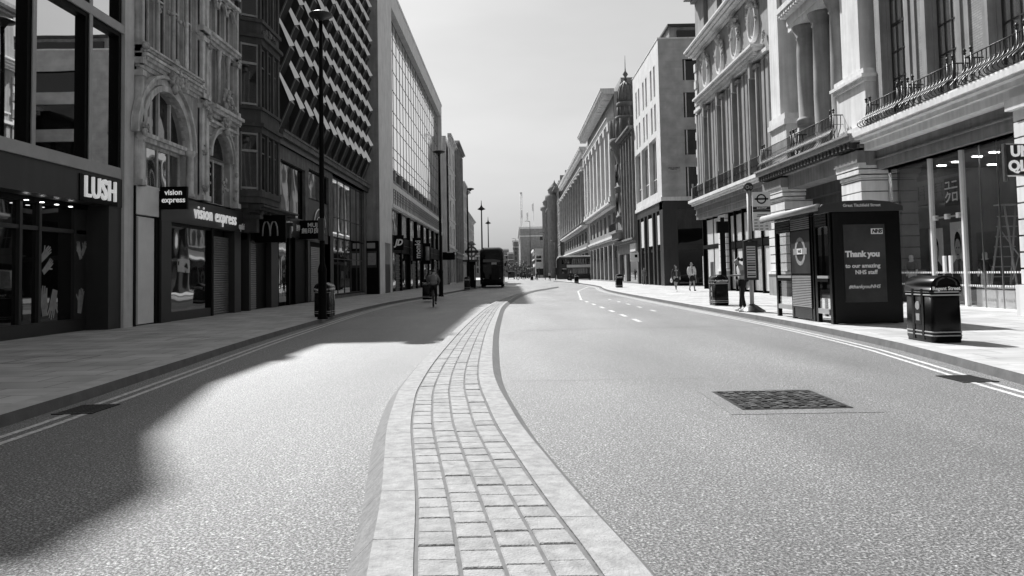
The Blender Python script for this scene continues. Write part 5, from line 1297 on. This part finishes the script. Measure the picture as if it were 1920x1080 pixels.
mb = MB().m('black_gloss'); mb.box(7.42, 8.98, 17.76, 17.98, .14, 2.72); en = mb.build('end_panel', t)
mb = MB().m('poster_grey'); mb.box(7.66, 8.62, 17.745, 17.76, .62, 2.42); po = mb.build('nhs_poster', en)
def pt(s, sz, x, z, bold=.002, sh=0, al='LEFT', m_='letter_white', y=17.742, sx=1): return text(s, sz, m_, po, (x, y, z), (1, 0, 0), (0, 0, 1), .002, bold, sx, al, 'lettering', sh)
pt('Thank you', .185, 7.69, 1.73, .01); pt('to our amazing', .132, 7.68, 1.46, .0035); pt('NHS staff', .132, 7.9, 1.31, .0035); pt('#thankyouNHS', .115, 7.74, .98, .002, .25)
mb = MB().m('letter_white'); mb.box(8.3, 8.57, 17.738, 17.745, 2.19, 2.32); mb.build('poster_badge', po); pt('NHS', .115, 8.435, 2.255, .006, .2, 'CENTER', 'black', 17.736)
p = MB().m('glass_shelter'); p.box(X1-.06, X1-.045, 18.1, 21.4, .42, 2.4); p.build('glass_panel', t)
mb = MB().m('dark_metal'); mb.box(8.3, 8.65, 18.3, 21.2, .62, .68); mb.box(8.45, 8.5, 18.6, 18.7, .12, .62); mb.box(8.45, 8.5, 20.8, 20.9, .12, .62); mb.build('bench', t)

# ---- dark kiosk, roundel post, sundry
t = thing('kiosk', 'dark pavement kiosk with a flat overhanging top left of the bus', 'kiosk', (-4.7, 78, .12))
mb = MB().m('black'); mb.box(-4.6, -3.75, 77, 78.4, .12, 2.75); mb.m('dark_metal'); mb.box(-4.95, -3.45, 76.7, 78.7, 2.75, 2.95); mb.m('frame_grey'); mb.box(-3.85, -3.74, 76.98, 77.0, .9, 2.4); mb.build('cabin', t)
t = thing('roundel_sign', 'ring and bar station sign on a pole above the kiosk', 'sign', (-4.6, 84, .12))
mb = MB().m('dark_metal'); mb.lathe([(.07, 0), (.07, 4.6)], (-4.45, 84, .12), 8); mb.build('pole', t)
mb = MB().m('stone_mid'); annulus(mb, -4.45, 3.95, .42, .62, 83.9, 84.0, 18); mb.m('dark_metal'); mb.box(-5.2, -3.7, 83.86, 83.9, 3.82, 4.1); mb.m('stone_mid'); mb.lathe([(.1, 4.5), (.5, 4.6), (.1, 5.0)], (-4.45, 84, .12), 8); mb.build('roundel', t)
t = thing('wayfinding_post', 'dark signpost with a box head beside the stone pier and the bin', 'sign post', (8.2, 29.6, .12))
mb = MB().m('black'); mb.box(8.02, 8.2, 29.5, 29.62, .12, 2.9); mb.build('post', t)
mb = MB().m('black'); mb.box(7.9, 8.32, 29.48, 29.66, 2.85, 3.3); mb.box(8.05, 8.18, 29.5, 29.62, 3.3, 3.45); mb.build('box_head', t)

# ---- buses
def rrect(hw, z0, z1, r, x, y, n=5, flat=0.06):
    pts = []
    for cx, cz, a0, rr in ((hw-r, z1-r, 0, r), (-hw+r, z1-r, 90, r), (-hw+flat, z0+flat, 180, flat), (hw-flat, z0+flat, 270, flat)):
        for k in range(n+1): a = R(a0+90*k/n); pts.append((x+cx+rr*math.cos(a), y, cz+rr*math.sin(a)))
    return pts
t = thing('double_decker_bus', 'dark rounded double decker bus driving away in the left lane', 'bus', (-2.25, 82, 0))
bx, by = -2.24, 82.0
def bus_body(mb, bx, by, L, H=4.36):
    mb.smooth = True
    mb.loft([rrect(1.08, .55, H-.75, .5, bx, by+.0), rrect(1.2, .42, H-.35, .6, bx, by+.12), rrect(1.26, .36, H-.12, .62, bx, by+.45), rrect(1.27, .34, H, .5, bx, by+1.2), rrect(1.27, .34, H, .45, bx, by+L-1), rrect(1.25, .36, H-.15, .5, bx, by+L-.3), rrect(1.12, .5, H-.6, .5, bx, by+L)])
mb = MB().m('black_gloss'); bus_body(mb, bx, by, 11.2); mb.build('body', t)
def onrear(x0, x1, z0, z1, y): return [(bx+x0, y, z0), (bx+x1, y, z0), (bx+x1, y, z1), (bx+x0, y, z1)]
mb = MB().m('glass_black'); mb.prism([(bx-.95, by-.02, 2.75), (bx+.95, by-.02, 2.75), (bx+.9, by+.04, 3.65), (bx+.6, by+.1, 3.85), (bx-.6, by+.1, 3.85), (bx-.9, by+.04, 3.65)], (0, .1, 0)); mb.build('upper_window', t)
mb = MB().m('glass_black'); mb.prism([(bx-1.0, by-.03, .95), (bx-.1, by-.03, .95), (bx+.15, by-.03, 2.5), (bx-1.0, by-.03, 2.5)], (0, .1, 0)); mb.build('staircase_window', t)
mb = MB().m('black_gloss'); mb.prism(onrear(-.02, .85, .85, 2.35, by-.035), (0, .1, 0)); mb.build('engine_panel', t)
mb = MB().m('frame_grey'); mb.prism(onrear(.0, .55, 2.5, 2.72, by-.06), (0, .08, 0)); mb.build('number_plate', t)
for s in (-1, 1):
    mb = MB().m('print_pale'); mb.lathe([(.07, 0), (.07, .02)], (0, 0, 0), 8); mb.v = [(bx+s*.88+x, by-.05+z, 1.0+y) for x, y, z in mb.v]; mb.build('rear_light', t)
    mb = MB().m('black'); mb.box(bx+s*1.27, bx+s*1.45, by+10.9, by+11.0, 2.4, 2.8); mb.tube([(bx+s*1.2, by+11, 2.8), (bx+s*1.38, by+10.95, 2.75)], .03, 4); mb.build('mirror', t)
    p = MB().m('glass_dark'); p.box(bx+s*1.262, bx+s*1.285, by+1.2, by+10.3, 2.75, 3.6); p.box(bx+s*1.262, bx+s*1.285, by+1.6, by+10.3, 1.3, 2.1); p.build('side_window', t)
for yy in (2.4, 8.6):
    for s in (-1, 1):
        mb = MB().m('rubber'); mb.lathe([(.2, -.14), (.46, -.14), (.49, 0), (.46, .14), (.2, .14)], (0, 0, 0), 18); mb.v = [(bx+s*1.08+z, by+yy+x, .49+y) for x, y, z in mb.v]; wh = mb.build('wheel', t)
        mb = MB().m('dark_metal'); mb.lathe([(.02, -.15), (.24, -.15), (.24, .15), (.02, .15)], (0, 0, 0), 12); mb.v = [(bx+s*1.08+z, by+yy+x, .49+y) for x, y, z in mb.v]; mb.build('hub', wh)
mb = MB().m('black'); mb.box(bx-1.1, bx+1.1, by+.3, by+10.8, .25, .5); mb.build('underframe', t)

t = thing('double_decker_bus', 'double decker bus with a pale roof turning across the street end', 'bus', (13, 138.3, 0))
cx, cy = 7.85, 138.2         # long axis along X, front at the left
mb = MB().m('cladding'); mb.smooth = True
def rx(hw, z0, z1, r, x): return [(x, cy+(a-0), z) for (a, _, z) in rrect(hw, z0, z1, r, 0, 0)]
mb.loft([rx(1.05, .5, 3.7, .35, cx), rx(1.22, .38, 4.15, .4, cx+.15), rx(1.27, .34, 4.38, .3, cx+.6), rx(1.27, .34, 4.4, .3, cx+10.8), rx(1.1, .4, 4.1, .4, cx+11.2)]); mb.build('body', t)
mb = MB().m('panel_white'); mb.smooth = True; mb.loft([rx(1.0, 4.2, 4.42, .1, cx+.35), rx(1.22, 4.26, 4.5, .1, cx+.8), rx(1.22, 4.26, 4.5, .1, cx+10.9)]); mb.build('roof', t)
for z0, z1, nm in ((3.0, 3.95, 'upper_window'), (1.3, 2.25, 'lower_window')):
    for k in range(7):
        p = MB().m('glass_dark'); p.box(cx+.9+k*1.4, cx+2.2+k*1.4, cy-1.29, cy-1.25, z0, z1); p.build(nm, t)
mb = MB().m('poster_light'); mb.box(cx+1.8, cx+10.5, cy-1.295, cy-1.25, 2.4, 2.9); mb.build('advert_strip', t)
p = MB().m('glass_dark'); p.box(cx+.05, cx+.12, cy-1.0, cy+1.0, 3.0, 3.6); p.box(cx-.0, cx+.1, cy-1.0, cy+1.0, 1.1, 2.4); p.build('windscreen', t)
for xx in (2.3, 8.5):
    mb = MB().m('rubber'); mb.lathe([(.2, -.14), (.48, -.14), (.48, .14), (.2, .14)], (0, 0, 0), 16); mb.v = [(cx+xx+x, cy-1.16+z, .49+y) for x, y, z in mb.v]; wh = mb.build('wheel', t)
    mb = MB().m('frame_grey'); mb.lathe([(.02, -.15), (.22, -.15), (.22, .1), (.02, .1)], (0, 0, 0), 10); mb.v = [(cx+xx+x, cy-1.16+z, .49+y) for x, y, z in mb.v]; mb.build('hub', wh)

# ================================================================== PEOPLE
def skin(name, verts, edges, radii, matn, parent, sub=2, root=0, smooth=True):
    me = bpy.data.meshes.new(name); me.from_pydata(verts, edges, []); o = bpy.data.objects.new(name, me); C.objects.link(o)
    o.modifiers.new('s', 'SKIN').use_smooth_shade = True
    for i, v in enumerate(me.skin_vertices[0].data):
        r = radii[i]; v.radius = r if isinstance(r, tuple) else (r, r)
    me.skin_vertices[0].data[root].use_root = True
    sb = o.modifiers.new('u', 'SUBSURF'); sb.levels = sub; sb.render_levels = sub
    dg = bpy.context.evaluated_depsgraph_get(); dg.update()
    m2 = bpy.data.meshes.new_from_object(o.evaluated_get(dg)); bpy.data.objects.remove(o); bpy.data.meshes.remove(me)
    m2.materials.clear(); m2.materials.append(M[matn]); m2.polygons.foreach_set('use_smooth', [True]*len(m2.polygons)); m2.name = name
    o = bpy.data.objects.new(name, m2); C.objects.link(o); o.parent = parent
    return o
STAND = dict(pelvis=(0, 0, .95), waist=(0, .0, 1.1), chest=(0, 0, 1.32), neck=(0, .01, 1.47), chin=(0, -.005, 1.53), head=(0, -.01, 1.61), crown=(0, .0, 1.69), nose=(0, -.115, 1.59),
    shl=(.175, .01, 1.41), shr=(-.175, .01, 1.41), ell=(.23, .03, 1.13), elr=(-.23, .03, 1.13), wrl=(.24, -.04, .9), wrr=(-.24, -.04, .9),
    hpl=(.09, 0, .91), hpr=(-.09, 0, .91), knl=(.1, -.01, .5), knr=(-.1, -.01, .5), anl=(.1, .02, .09), anr=(-.1, .02, .09), tol=(.11, -.14, .035), tor=(-.11, -.14, .035))
def person(lab, loc, rz, pose={}, top='cloth_white', legs='cloth_black', shoes='cloth_black', hair='hair_dark', skirt=None, sk='skin', long_hair=False, loose=1.0, scale=1.0, fingers=True, group=None, jacket=None, backpack=None, sleeves=True):
    t = thing('person', lab, 'person', loc, rz, group, local=True); t.scale = (scale,)*3
    P = dict(STAND); P.update(pose); V = {k: Vector(v) for k, v in P.items()}
    names = []; rad = []; E_ = []; pts = []
    def add(nm, p, r): names.append(nm); pts.append(tuple(p)); rad.append(r); return len(pts)-1
    R_ = dict(pelvis=(.15, .11), waist=(.125, .095), chest=(.15, .11), neck=.055, chin=.062, head=(.078, .095), crown=.06, nose=.014, shl=.062, shr=.062, ell=.042, elr=.042, wrl=.028, wrr=.028, hpl=.088, hpr=.088, knl=.057, knr=.057, anl=.038, anr=.038, tol=.03, tor=.03)
    I = {k: add(k, V[k], R_[k]) for k in ('pelvis', 'waist', 'chest', 'neck', 'chin', 'head', 'crown', 'nose', 'shl', 'shr', 'ell', 'elr', 'wrl', 'wrr', 'hpl', 'hpr', 'knl', 'knr', 'anl', 'anr', 'tol', 'tor')}
    for a, b in (('pelvis', 'waist'), ('waist', 'chest'), ('chest', 'neck'), ('neck', 'chin'), ('chin', 'head'), ('head', 'crown'), ('head', 'nose'), ('chest', 'shl'), ('chest', 'shr'), ('shl', 'ell'), ('shr', 'elr'), ('ell', 'wrl'), ('elr', 'wrr'), ('pelvis', 'hpl'), ('pelvis', 'hpr'), ('hpl', 'knl'), ('hpr', 'knr'), ('knl', 'anl'), ('knr', 'anr'), ('anl', 'tol'), ('anr', 'tor')): E_.append((I[a], I[b]))
    for s in ('l', 'r'):      # calf, heel and hands
        wr, el = V['wr'+s], V['el'+s]; d = (wr-el).normalized(); side = Vector((0, 0, 1)).cross(d); side = side.normalized() if side.length > .1 else Vector((0, -1, 0))
        nrm = d.cross(side); pm = add('palm', wr+d*.07, (.032, .022)); E_.append((I['wr'+s], pm))
        if fingers:
            for k, (o, l) in enumerate(((-.027, .06), (-.009, .075), (.009, .07), (.025, .055))):
                b0 = add('f', wr+d*.085+side*o, .009); b1 = add('f', wr+d*(.085+l*.6)+side*o*1.1-nrm*.004, .0085); b2 = add('f', wr+d*(.085+l)+side*o*1.1-nrm*.02, .007)
                E_ += [(pm, b0), (b0, b1), (b1, b2)]
            h0 = add('f', wr+d*.045+side*-.034, .011); h1 = add('f', wr+d*.08+side*-.052-nrm*.008, .009); E_ += [(I['wr'+s], h0), (h0, h1)]
    skin('body', pts, E_, rad, sk, t)
    lo = loose
    # top
    tp = [V['pelvis']+Vector((0, 0, -.02)), V['waist'], V['chest'], V['chest']*.35+V['neck']*.65, V['shl'], V['shr'], V['shl'].lerp(V['ell'], .6), V['shr'].lerp(V['elr'], .6)]
    tr = [(.175*lo, .13*lo), (.15*lo, .115*lo), (.17, .13), (.085, .075), .082, .082, .068*lo, .068*lo]; te = [(0, 1), (1, 2), (2, 3), (2, 4), (2, 5), (4, 6), (5, 7)]
    if sleeves:
        tp += [V['ell'].lerp(V['wrl'], .85), V['elr'].lerp(V['wrr'], .85), V['ell'], V['elr']]; tr += [.043, .043, .058, .058]; te += [(6, 10), (10, 8), (7, 11), (11, 9)]
    skin('top', [tuple(p) for p in tp], te, tr, jacket or top, t)
    if jacket: skin('shirt_front', [tuple(V['waist']+Vector((0, -.05, -.12))), tuple(V['chest']+Vector((0, -.05, .05)))], [(0, 1)], [(.075, .095), (.07, .095)], top, t, 1)
    if skirt:
        kz = skirt
        mid = (V['knl']+V['knr'])/2
        skin('skirt', [tuple(V['pelvis']+Vector((0, 0, .06))), tuple((V['pelvis']+mid)/2), tuple((V['pelvis']+mid)/2*(1-kz)+mid*kz)], [(0, 1), (1, 2)], [(.165, .125), (.2, .15), (.22, .17)], legs, t, 1)
    else:
        lp_ = [V['pelvis'], V['hpl'], V['hpr'], V['knl'], V['knr'], V['anl']+Vector((0, 0, .03)), V['anr']+Vector((0, 0, .03))]
        skin('trousers', [tuple(p) for p in lp_], [(0, 1), (0, 2), (1, 3), (2, 4), (3, 5), (4, 6)], [(.158, .118), .1, .1, .068, .068, .055, .055], legs, t)
    for s in ('l', 'r'):
        a, b = V['an'+s], V['to'+s]; dd = (b-a); dd.z = 0; dd.normalize()
        skin('shoe', [tuple(a-dd*.05+Vector((0, 0, -.045))), tuple(a+dd*.05+Vector((0, 0, -.035))), tuple(b+dd*.04+Vector((0, 0, .005)))], [(0, 1), (1, 2)], [.042, .048, .034], shoes, t, 1)
    hd, cr = V['head'], V['crown']; bk = Vector((0, .03, .02))
    hp = [hd+bk+Vector((0, .02, -.03)), cr+Vector((0, .015, .0)), cr+Vector((0, -.03, -.01))]; hr = [(.082, .085), (.076, .08), .06]; he = [(0, 1), (1, 2)]
    if long_hair: hp.append(V['neck']+Vector((0, .06, -.08))); hr.append((.085, .05)); he.append((0, 3))
    skin('hair', [tuple(p) for p in hp], he, hr, hair, t, 1)
    fm = MB().m('hair_dark')
    fd = (V['nose']-hd); fd.normalize(); sd_ = fd.cross(Vector((0, 0, 1))).normalized(); upv = sd_.cross(fd)
    for s in (-1, 1): fm.ball(hd+fd*.078+sd_*.032*s+upv*.02, .011, 6)
    fm.tube([hd+fd*.083-upv*.055-sd_*.022, hd+fd*.088-upv*.055, hd+fd*.083-upv*.055+sd_*.022], .006, 4); fm.build('face_features', t)
    ea = MB().m(sk)
    for s in (-1, 1): ea.ball(hd+sd_*.085*s-upv*.005, .02, 6, (.5, 1, 1.5))
    ea.build('ears', t)
    if backpack:
        q = V['chest']+Vector((0, .16, -.1)); mb = MB().m(backpack); mb.smooth = True
        mb.ball(q, .2, 10, (.85, .6, 1.25)); mb.build('backpack', t)
    return t, V
# woman reading her phone, facing the road (-X)
pose = dict(pelvis=(0, .0, .95), waist=(0, .01, 1.1), chest=(0, -.03, 1.31), neck=(0, -.08, 1.45), chin=(0, -.14, 1.49), head=(0, -.145, 1.57), crown=(0, -.12, 1.66), nose=(0, -.255, 1.53),
    shl=(.17, -.04, 1.39), shr=(-.17, -.04, 1.39), ell=(.21, -.02, 1.13), elr=(-.21, -.02, 1.13), wrl=(.07, -.3, 1.14), wrr=(-.06, -.32, 1.13), knl=(.1, -.05, .5), anl=(.09, .03, .09), tol=(.1, -.13, .035), anr=(-.1, -.05, .09), tor=(-.11, -.21, .035))
t, V = person('woman in a loose white top reading a phone beside the bus stop pole', (7.2, 24.15, .12), R(-90), pose, 'cloth_white', 'cloth_black', 'white_paint', 'hair_dark', None, 'skin', False, 1.18, 1.0, sleeves=False)
mb = MB().m('hair_dark'); mb.ball((.0, -.0, 1.62), .06, 8); mb.build('hair_bun', t)
ph = MB().m('black_gloss'); ph.v = []; ph.box(6.82, 6.9, 24.1, 24.19, 1.30, 1.315); o = ph.build('phone'); tag(o, 'dark smartphone held in both hands by the waiting woman', 'phone')
bag = MB().m('cloth_white'); bag.smooth = True; bag.ball((7.34, 24.1, .98), .13, 8, (.6, .9, 1.2)); bag.smooth = False; bag.tube([(7.34, 24.1, 1.1), (7.28, 24.02, 1.4), (7.2, 24.15, 1.52)], .012, 4); o = bag.build('handbag'); tag(o, 'pale shoulder bag hanging at the waiting woman side', 'bag')
walk = lambda s: dict(knl=(.08, -.12*s, .5), anl=(.08, -.2*s, .1), tol=(.09, -.36*s if s > 0 else -.36*s-.3, .06), knr=(-.08, .02*s, .5), anr=(-.08, .2*s, .13), tor=(-.09, .2*s-.14, .04), ell=(.25, .06*s, 1.14), wrl=(.24, .06*s-.05, .92), elr=(-.25, -.03*s, 1.14), wrr=(-.24, -.15*s, .93))
t, V = person('walking woman in a pale open jacket and dark skirt', (11.4, 49.0, .12), R(8), dict(walk(1), hpl=(.07, 0, .91)), 'cloth_grey', 'cloth_black', 'cloth_black', 'hair_grey', .75, 'skin', False, 1.15, 1.06, jacket='cloth_white')
t, V = person('walking woman in a dark cardigan and black skirt with long dark hair', (10.3, 48.6, .12), R(12), dict(walk(-1)), 'cloth_grey', 'cloth_black', 'white_paint', 'hair_dark', .55, 'skin', True, 1.05, .97, jacket='cloth_denim')
bb = MB().m('white_paint'); bb.smooth = True; bb.ball((9.98, 48.45, .82), .12, 8, (.7, .9, 1.1)); o = bb.build('carrier_bag'); tag(o, 'small white carrier bag held low by the woman with long hair', 'bag')
bb = MB().m('cloth_black'); bb.box(11.66, 11.8, 48.8, 49.1, .62, 1.0); bb.tube([(11.73, 48.85, 1.0), (11.68, 48.95, 1.2), (11.73, 49.05, 1.0)], .012, 4); o = bb.build('shopping_bag'); tag(o, 'dark bag held at her side by the woman in the pale jacket', 'bag')
person('pedestrian in grey clothes standing by the white corner block', (13.0, 76, .12), R(20), walk(.6), 'cloth_grey', 'cloth_grey', fingers=False)
person('pedestrian in black walking on the left pavement behind the cyclist', (-5.9, 55, .12), R(180), walk(.8), 'cloth_black', 'cloth_black', fingers=False)
# cyclist riding away
cyp = dict(pelvis=(0, .12, .98), waist=(0, .04, 1.13), chest=(0, -.12, 1.34), neck=(0, -.22, 1.46), chin=(0, -.27, 1.5), head=(0, -.29, 1.58), crown=(0, -.27, 1.66), nose=(0, -.4, 1.56), shl=(.18, -.15, 1.4), shr=(-.18, -.15, 1.4),
    ell=(.27, -.32, 1.2), elr=(-.27, -.32, 1.2), wrl=(.24, -.52, 1.06), wrr=(-.24, -.52, 1.06), hpl=(.09, .08, .94), hpr=(-.09, .08, .94), knl=(.12, -.28, .72), knr=(-.12, -.2, .55), anl=(.11, -.12, .42), anr=(-.11, .0, .2), tol=(.11, -.26, .37), tor=(-.11, -.14, .14))
person('cyclist in a grey jacket with a rucksack riding away on the left', (-3.62, 34.9, 0), R(184), cyp, 'cloth_grey', 'cloth_black', fingers=False, backpack='cloth_grey')
t = thing('bicycle', 'black bicycle under the rider in the grey jacket', 'bicycle', (-3.62, 34.9, 0), R(184), local=True)
mb = MB().m('dark_metal')
for a, b in (((0, .1, .9), (0, -.1, .3)), ((0, -.1, .3), (0, -.48, .85)), ((0, .06, .8), (0, -.46, .82)), ((0, -.1, .3), (0, .42, .34)), ((0, .06, .8), (0, .42, .34)), ((0, -.46, .95), (0, -.62, .34))): mb.tube([a, b], .018, 6)
mb.build('frame', t)
for yy in (.42, -.62):
    mb = MB().m('rubber'); mb.tube([(0, yy+.33*math.cos(2*PI*i/20), .34+.33*math.sin(2*PI*i/20)) for i in range(21)], .017, 5); wh = mb.build('wheel', t)
    mb = MB().m('steel')
    for i in range(8): mb.tube([(0, yy, .34), (0, yy+.32*math.cos(PI*i/4), .34+.32*math.sin(PI*i/4))], .004, 3)
    mb.build('spokes', wh)
mb = MB().m('black'); mb.box(-.07, .07, .0, .26, .9, .95); mb.build('saddle', t)
mb = MB().m('dark_metal'); mb.tube([(-.28, -.5, 1.02), (-.1, -.48, .98), (.1, -.48, .98), (.28, -.5, 1.02)], .014, 5); mb.build('handlebar', t)
far = [((8.9, 118, .12), 0, 'cloth_black', 'tiny dark figure in front of the crossing bus side'), ((7.2, 150, 0), 30, 'cloth_white', 'tiny figure in a white top left of the crossing bus'), ((5.2, 165, 0), 90, 'cloth_black', 'tiny dark figure far along the road by the tallest pole'),
       ((2.6, 190, 0), 45, 'cloth_grey', 'tiny grey figure near the street trees'), ((6.2, 200, 0), 200, 'cloth_denim', 'tiny dark figure below the mansard house door')]
far += [((3.4, 205, 0), 0, 'cloth_black', 'tiny dark figure left of the white canopy'), ((4.6, 215, 0), 60, 'cloth_black', 'tiny dark figure at the near corner of the white canopy'), ((5.6, 228, 0), 10, 'cloth_white', 'tiny pale figure under the white canopy'), ((1.2, 178, 0), 120, 'cloth_black', 'tiny dark figure crossing beside the dark bus')]
for loc, a, tp, lab in far: person(lab, loc, R(a), walk(.7), tp, 'cloth_black', fingers=False)
# mannequins behind the shop glass
def mannequin(x, y, rz, lab, top):
    t = thing('mannequin', lab, 'mannequin', (x, y, .16), rz, 'shop window mannequins', local=True)
    V = {k: Vector(v) for k, v in STAND.items()}; ks = ['pelvis', 'waist', 'chest', 'neck', 'head', 'crown', 'shl', 'shr', 'ell', 'elr', 'wrl', 'wrr', 'hpl', 'hpr', 'knl', 'knr', 'anl', 'anr', 'tol', 'tor']
    E_ = [(0, 1), (1, 2), (2, 3), (3, 4), (4, 5), (2, 6), (2, 7), (6, 8), (7, 9), (8, 10), (9, 11), (0, 12), (0, 13), (12, 14), (13, 15), (14, 16), (15, 17), (16, 18), (17, 19)]
    rr = [(.15, .11), .12, .14, .055, (.09, .1), .06, .06, .06, .04, .04, .03, .03, .085, .085, .055, .055, .04, .04, .03, .03]
    skin('figure', [tuple(V[k]) for k in ks], E_, rr, 'poster_light', t, 1)
    skin('jacket', [tuple(V['pelvis']), tuple(V['waist']), tuple(V['chest']), tuple(V['shl']), tuple(V['shr']), tuple(V['ell']), tuple(V['elr'])], [(0, 1), (1, 2), (2, 3), (2, 4), (3, 5), (4, 6)], [(.18, .13), (.15, .12), (.17, .13), .085, .085, .065, .065], top, t, 1)
    mb = MB().m('dark_metal'); mb.lathe([(.25, 0), (.25, .02)], (0, 0, 0), 12); mb.build('base', t)
mannequin(14.4, 27.75, R(-80), 'window mannequin in a dark jacket just right of the bus shelter', 'cloth_denim'); mannequin(14.9, 25.35, R(-100), 'window mannequin with a pale head beside the shop door', 'cloth_grey')
mannequin(15.0, 24.4, R(-70), 'window mannequin in a grey top left of the stepladder', 'poster_grey')

# ================================================================== TREES AT THE FAR BEND
def tree(x, y, h, rad, lab, n=420):
    rnd = random.Random(int(x*31+y)); t = thing('street_tree', lab, 'tree', (x, y, 0), 0, 'small street trees at the far bend')
    mb = MB().m('bark'); mb.tube([(x, y, 0), (x+.05, y, h*.3), (x, y, h*.5), (x+.1, y, h*.8)], [.16, .12, .1, .04], 7)
    for k in range(6): a = k*1.1; mb.tube([(x, y, h*(.35+.05*k)), (x+rad*.7*math.cos(a), y+rad*.7*math.sin(a), h*(.55+.06*k))], [.06, .02], 5)
    mb.build('trunk', t)
    mb = MB().m('leaf')
    cl = [(rnd.gauss(0, rad*.45), rnd.gauss(0, rad*.45), h*.62+rnd.gauss(0, h*.16), rnd.uniform(.5, 1)) for _ in range(16)]
    for i in range(n):
        c = rnd.choice(cl); p = Vector((x+c[0]+rnd.gauss(0, rad*.26*c[3]), y+c[1]+rnd.gauss(0, rad*.26*c[3]), c[2]+rnd.gauss(0, rad*.26*c[3])))
        a = Vector((rnd.gauss(0, 1), rnd.gauss(0, 1), rnd.gauss(0, 1))).normalized(); b = a.orthogonal().normalized(); s = rnd.uniform(.12, .24)
        mb.quad(p-a*s, p+b*s*.6, p+a*s, p-b*s*.6)
    mb.build('crown', t)
for x, y, lab in ((3.0, 236, 'dark delivery van parked left of the white canopy'), (-.4, 215, 'dark delivery van parked just right of the dark bus')):
    t = thing('delivery_van', lab, 'van', (x, y, 0))
    mb = MB().m('cladding'); mb.prism([(x-.95, y, .4), (x-.95, y+.1, 2.2), (x-.95, y+3.6, 2.25), (x-.95, y+4.4, 1.3), (x-.95, y+5.2, 1.15), (x-.95, y+5.3, .4)], (1.9, 0, 0)); mb.build('body', t)
    p = MB().m('glass_dark'); p.box(x-.75, x-.08, y-.03, y+.1, 1.35, 1.95); p.box(x+.08, x+.75, y-.03, y+.1, 1.35, 1.95); p.build('rear_window', t)
    for sx in (-.85, .85):
        for yy in (1.0, 4.3):
            mb = MB().m('rubber'); mb.lathe([(.1, -.1), (.35, -.1), (.35, .1), (.1, .1)], (0, 0, 0), 12); mb.v = [(x+sx+c, y+yy+a, .35+b) for a, b, c in mb.v]; mb.build('wheel', t)
tree(.4, 225, 5.2, 1.9, 'leftmost small street tree at the far bend beside the bus'); tree(2.6, 232, 5.6, 2.0, 'fuller street tree left of the white canopy'); tree(-1.6, 300, 7.0, 2.2, 'tree peeping past the right edge of the dark bus'); tree(4.9, 262, 4.5, 1.7, 'lowest street tree in front of the flat roofed block')
t = thing('market_canopy', 'white canopy over the far right pavement by the low pale block', 'canopy', (7.6, 240, .12))
mb = MB().m('panel_white'); mb.prism([(4.6, 240, 3.2), (8.6, 240, 3.9), (8.6, 240, 3.6), (4.6, 240, 2.95)], (0, 6, 0)); mb.build('sheet', t)
mb = MB().m('dark_metal')
for xx in (4.8, 8.4):
    for yy in (240.2, 245.8): mb.tube([(xx, yy, 0), (xx, yy, 3.2)], .06, 5)
mb.build('post', t)

# ------------------------------------------------------------------ parts that come several to a building become one object each
SPLIT = {'flag_print', 'rail', 'door_panel', 'louvre', 'opening', 'rim', 'mullion', 'stone_pier', 'shop_mullion', 'corner_turret', 'post', 'column', 'pilaster', 'pedestal', 'carving', 'oval_niche', 'oval_window', 'turret_columns', 'turret_windows', 'side_window', 'window_surround', 'dormers_and_chimneys'}
NEWN = {'turret_columns': 'turret_column', 'turret_windows': 'turret_window', 'dormers_and_chimneys': 'dormer'}
def split(o):
    me = o.data; n = len(me.vertices); par = list(range(n))
    def fd(a):
        while par[a] != a: par[a] = par[par[a]]; a = par[a]
        return a
    for p in me.polygons:
        v = p.vertices
        for k in v[1:]: par[fd(k)] = fd(v[0])
    isl = {}
    for i in range(n): isl.setdefault(fd(i), []).append(i)
    bb = []
    for k, vs in isl.items():
        c = [me.vertices[i].co for i in vs]; bb.append([k, [min(q[a] for q in c)-.02 for a in range(3)], [max(q[a] for q in c)+.02 for a in range(3)]])
    if len(bb) < 2 or len(bb) > 900: return
    grp = list(range(len(bb)))
    def fg(a):
        while grp[a] != a: grp[a] = grp[grp[a]]; a = grp[a]
        return a
    for i in range(len(bb)):
        for j in range(i):
            if fg(i) != fg(j) and all(bb[i][1][a] <= bb[j][2][a] and bb[j][1][a] <= bb[i][2][a] for a in range(3)): grp[fg(i)] = fg(j)
    lab = {bb[i][0]: fg(i) for i in range(len(bb))}; sets = sorted(set(lab.values()))
    if len(sets) < 2 or len(sets) > 60: return
    nm = o.name.split('.')[0]; nm = NEWN.get(nm, nm)
    for gi in sets:
        m2 = bpy.data.meshes.new(nm); mp = {}; vs = []; fs = []; mi = []; sm = []
        for p in me.polygons:
            if lab[fd(p.vertices[0])] != gi: continue
            f = []
            for v in p.vertices:
                if v not in mp: mp[v] = len(vs); vs.append(tuple(me.vertices[v].co))
                f.append(mp[v])
            fs.append(f); mi.append(p.material_index); sm.append(p.use_smooth)
        m2.from_pydata(vs, [], fs)
        for m_ in me.materials: m2.materials.append(m_)
        m2.polygons.foreach_set('material_index', mi); m2.polygons.foreach_set('use_smooth', sm); m2.update()
        q = bpy.data.objects.new(nm, m2); C.objects.link(q); q.parent = o.parent; q.location = o.location
    bpy.data.objects.remove(o)
for o in [q for q in SC.objects if q.type == 'MESH' and q.name.split('.')[0] in SPLIT and not q.children]: split(o)
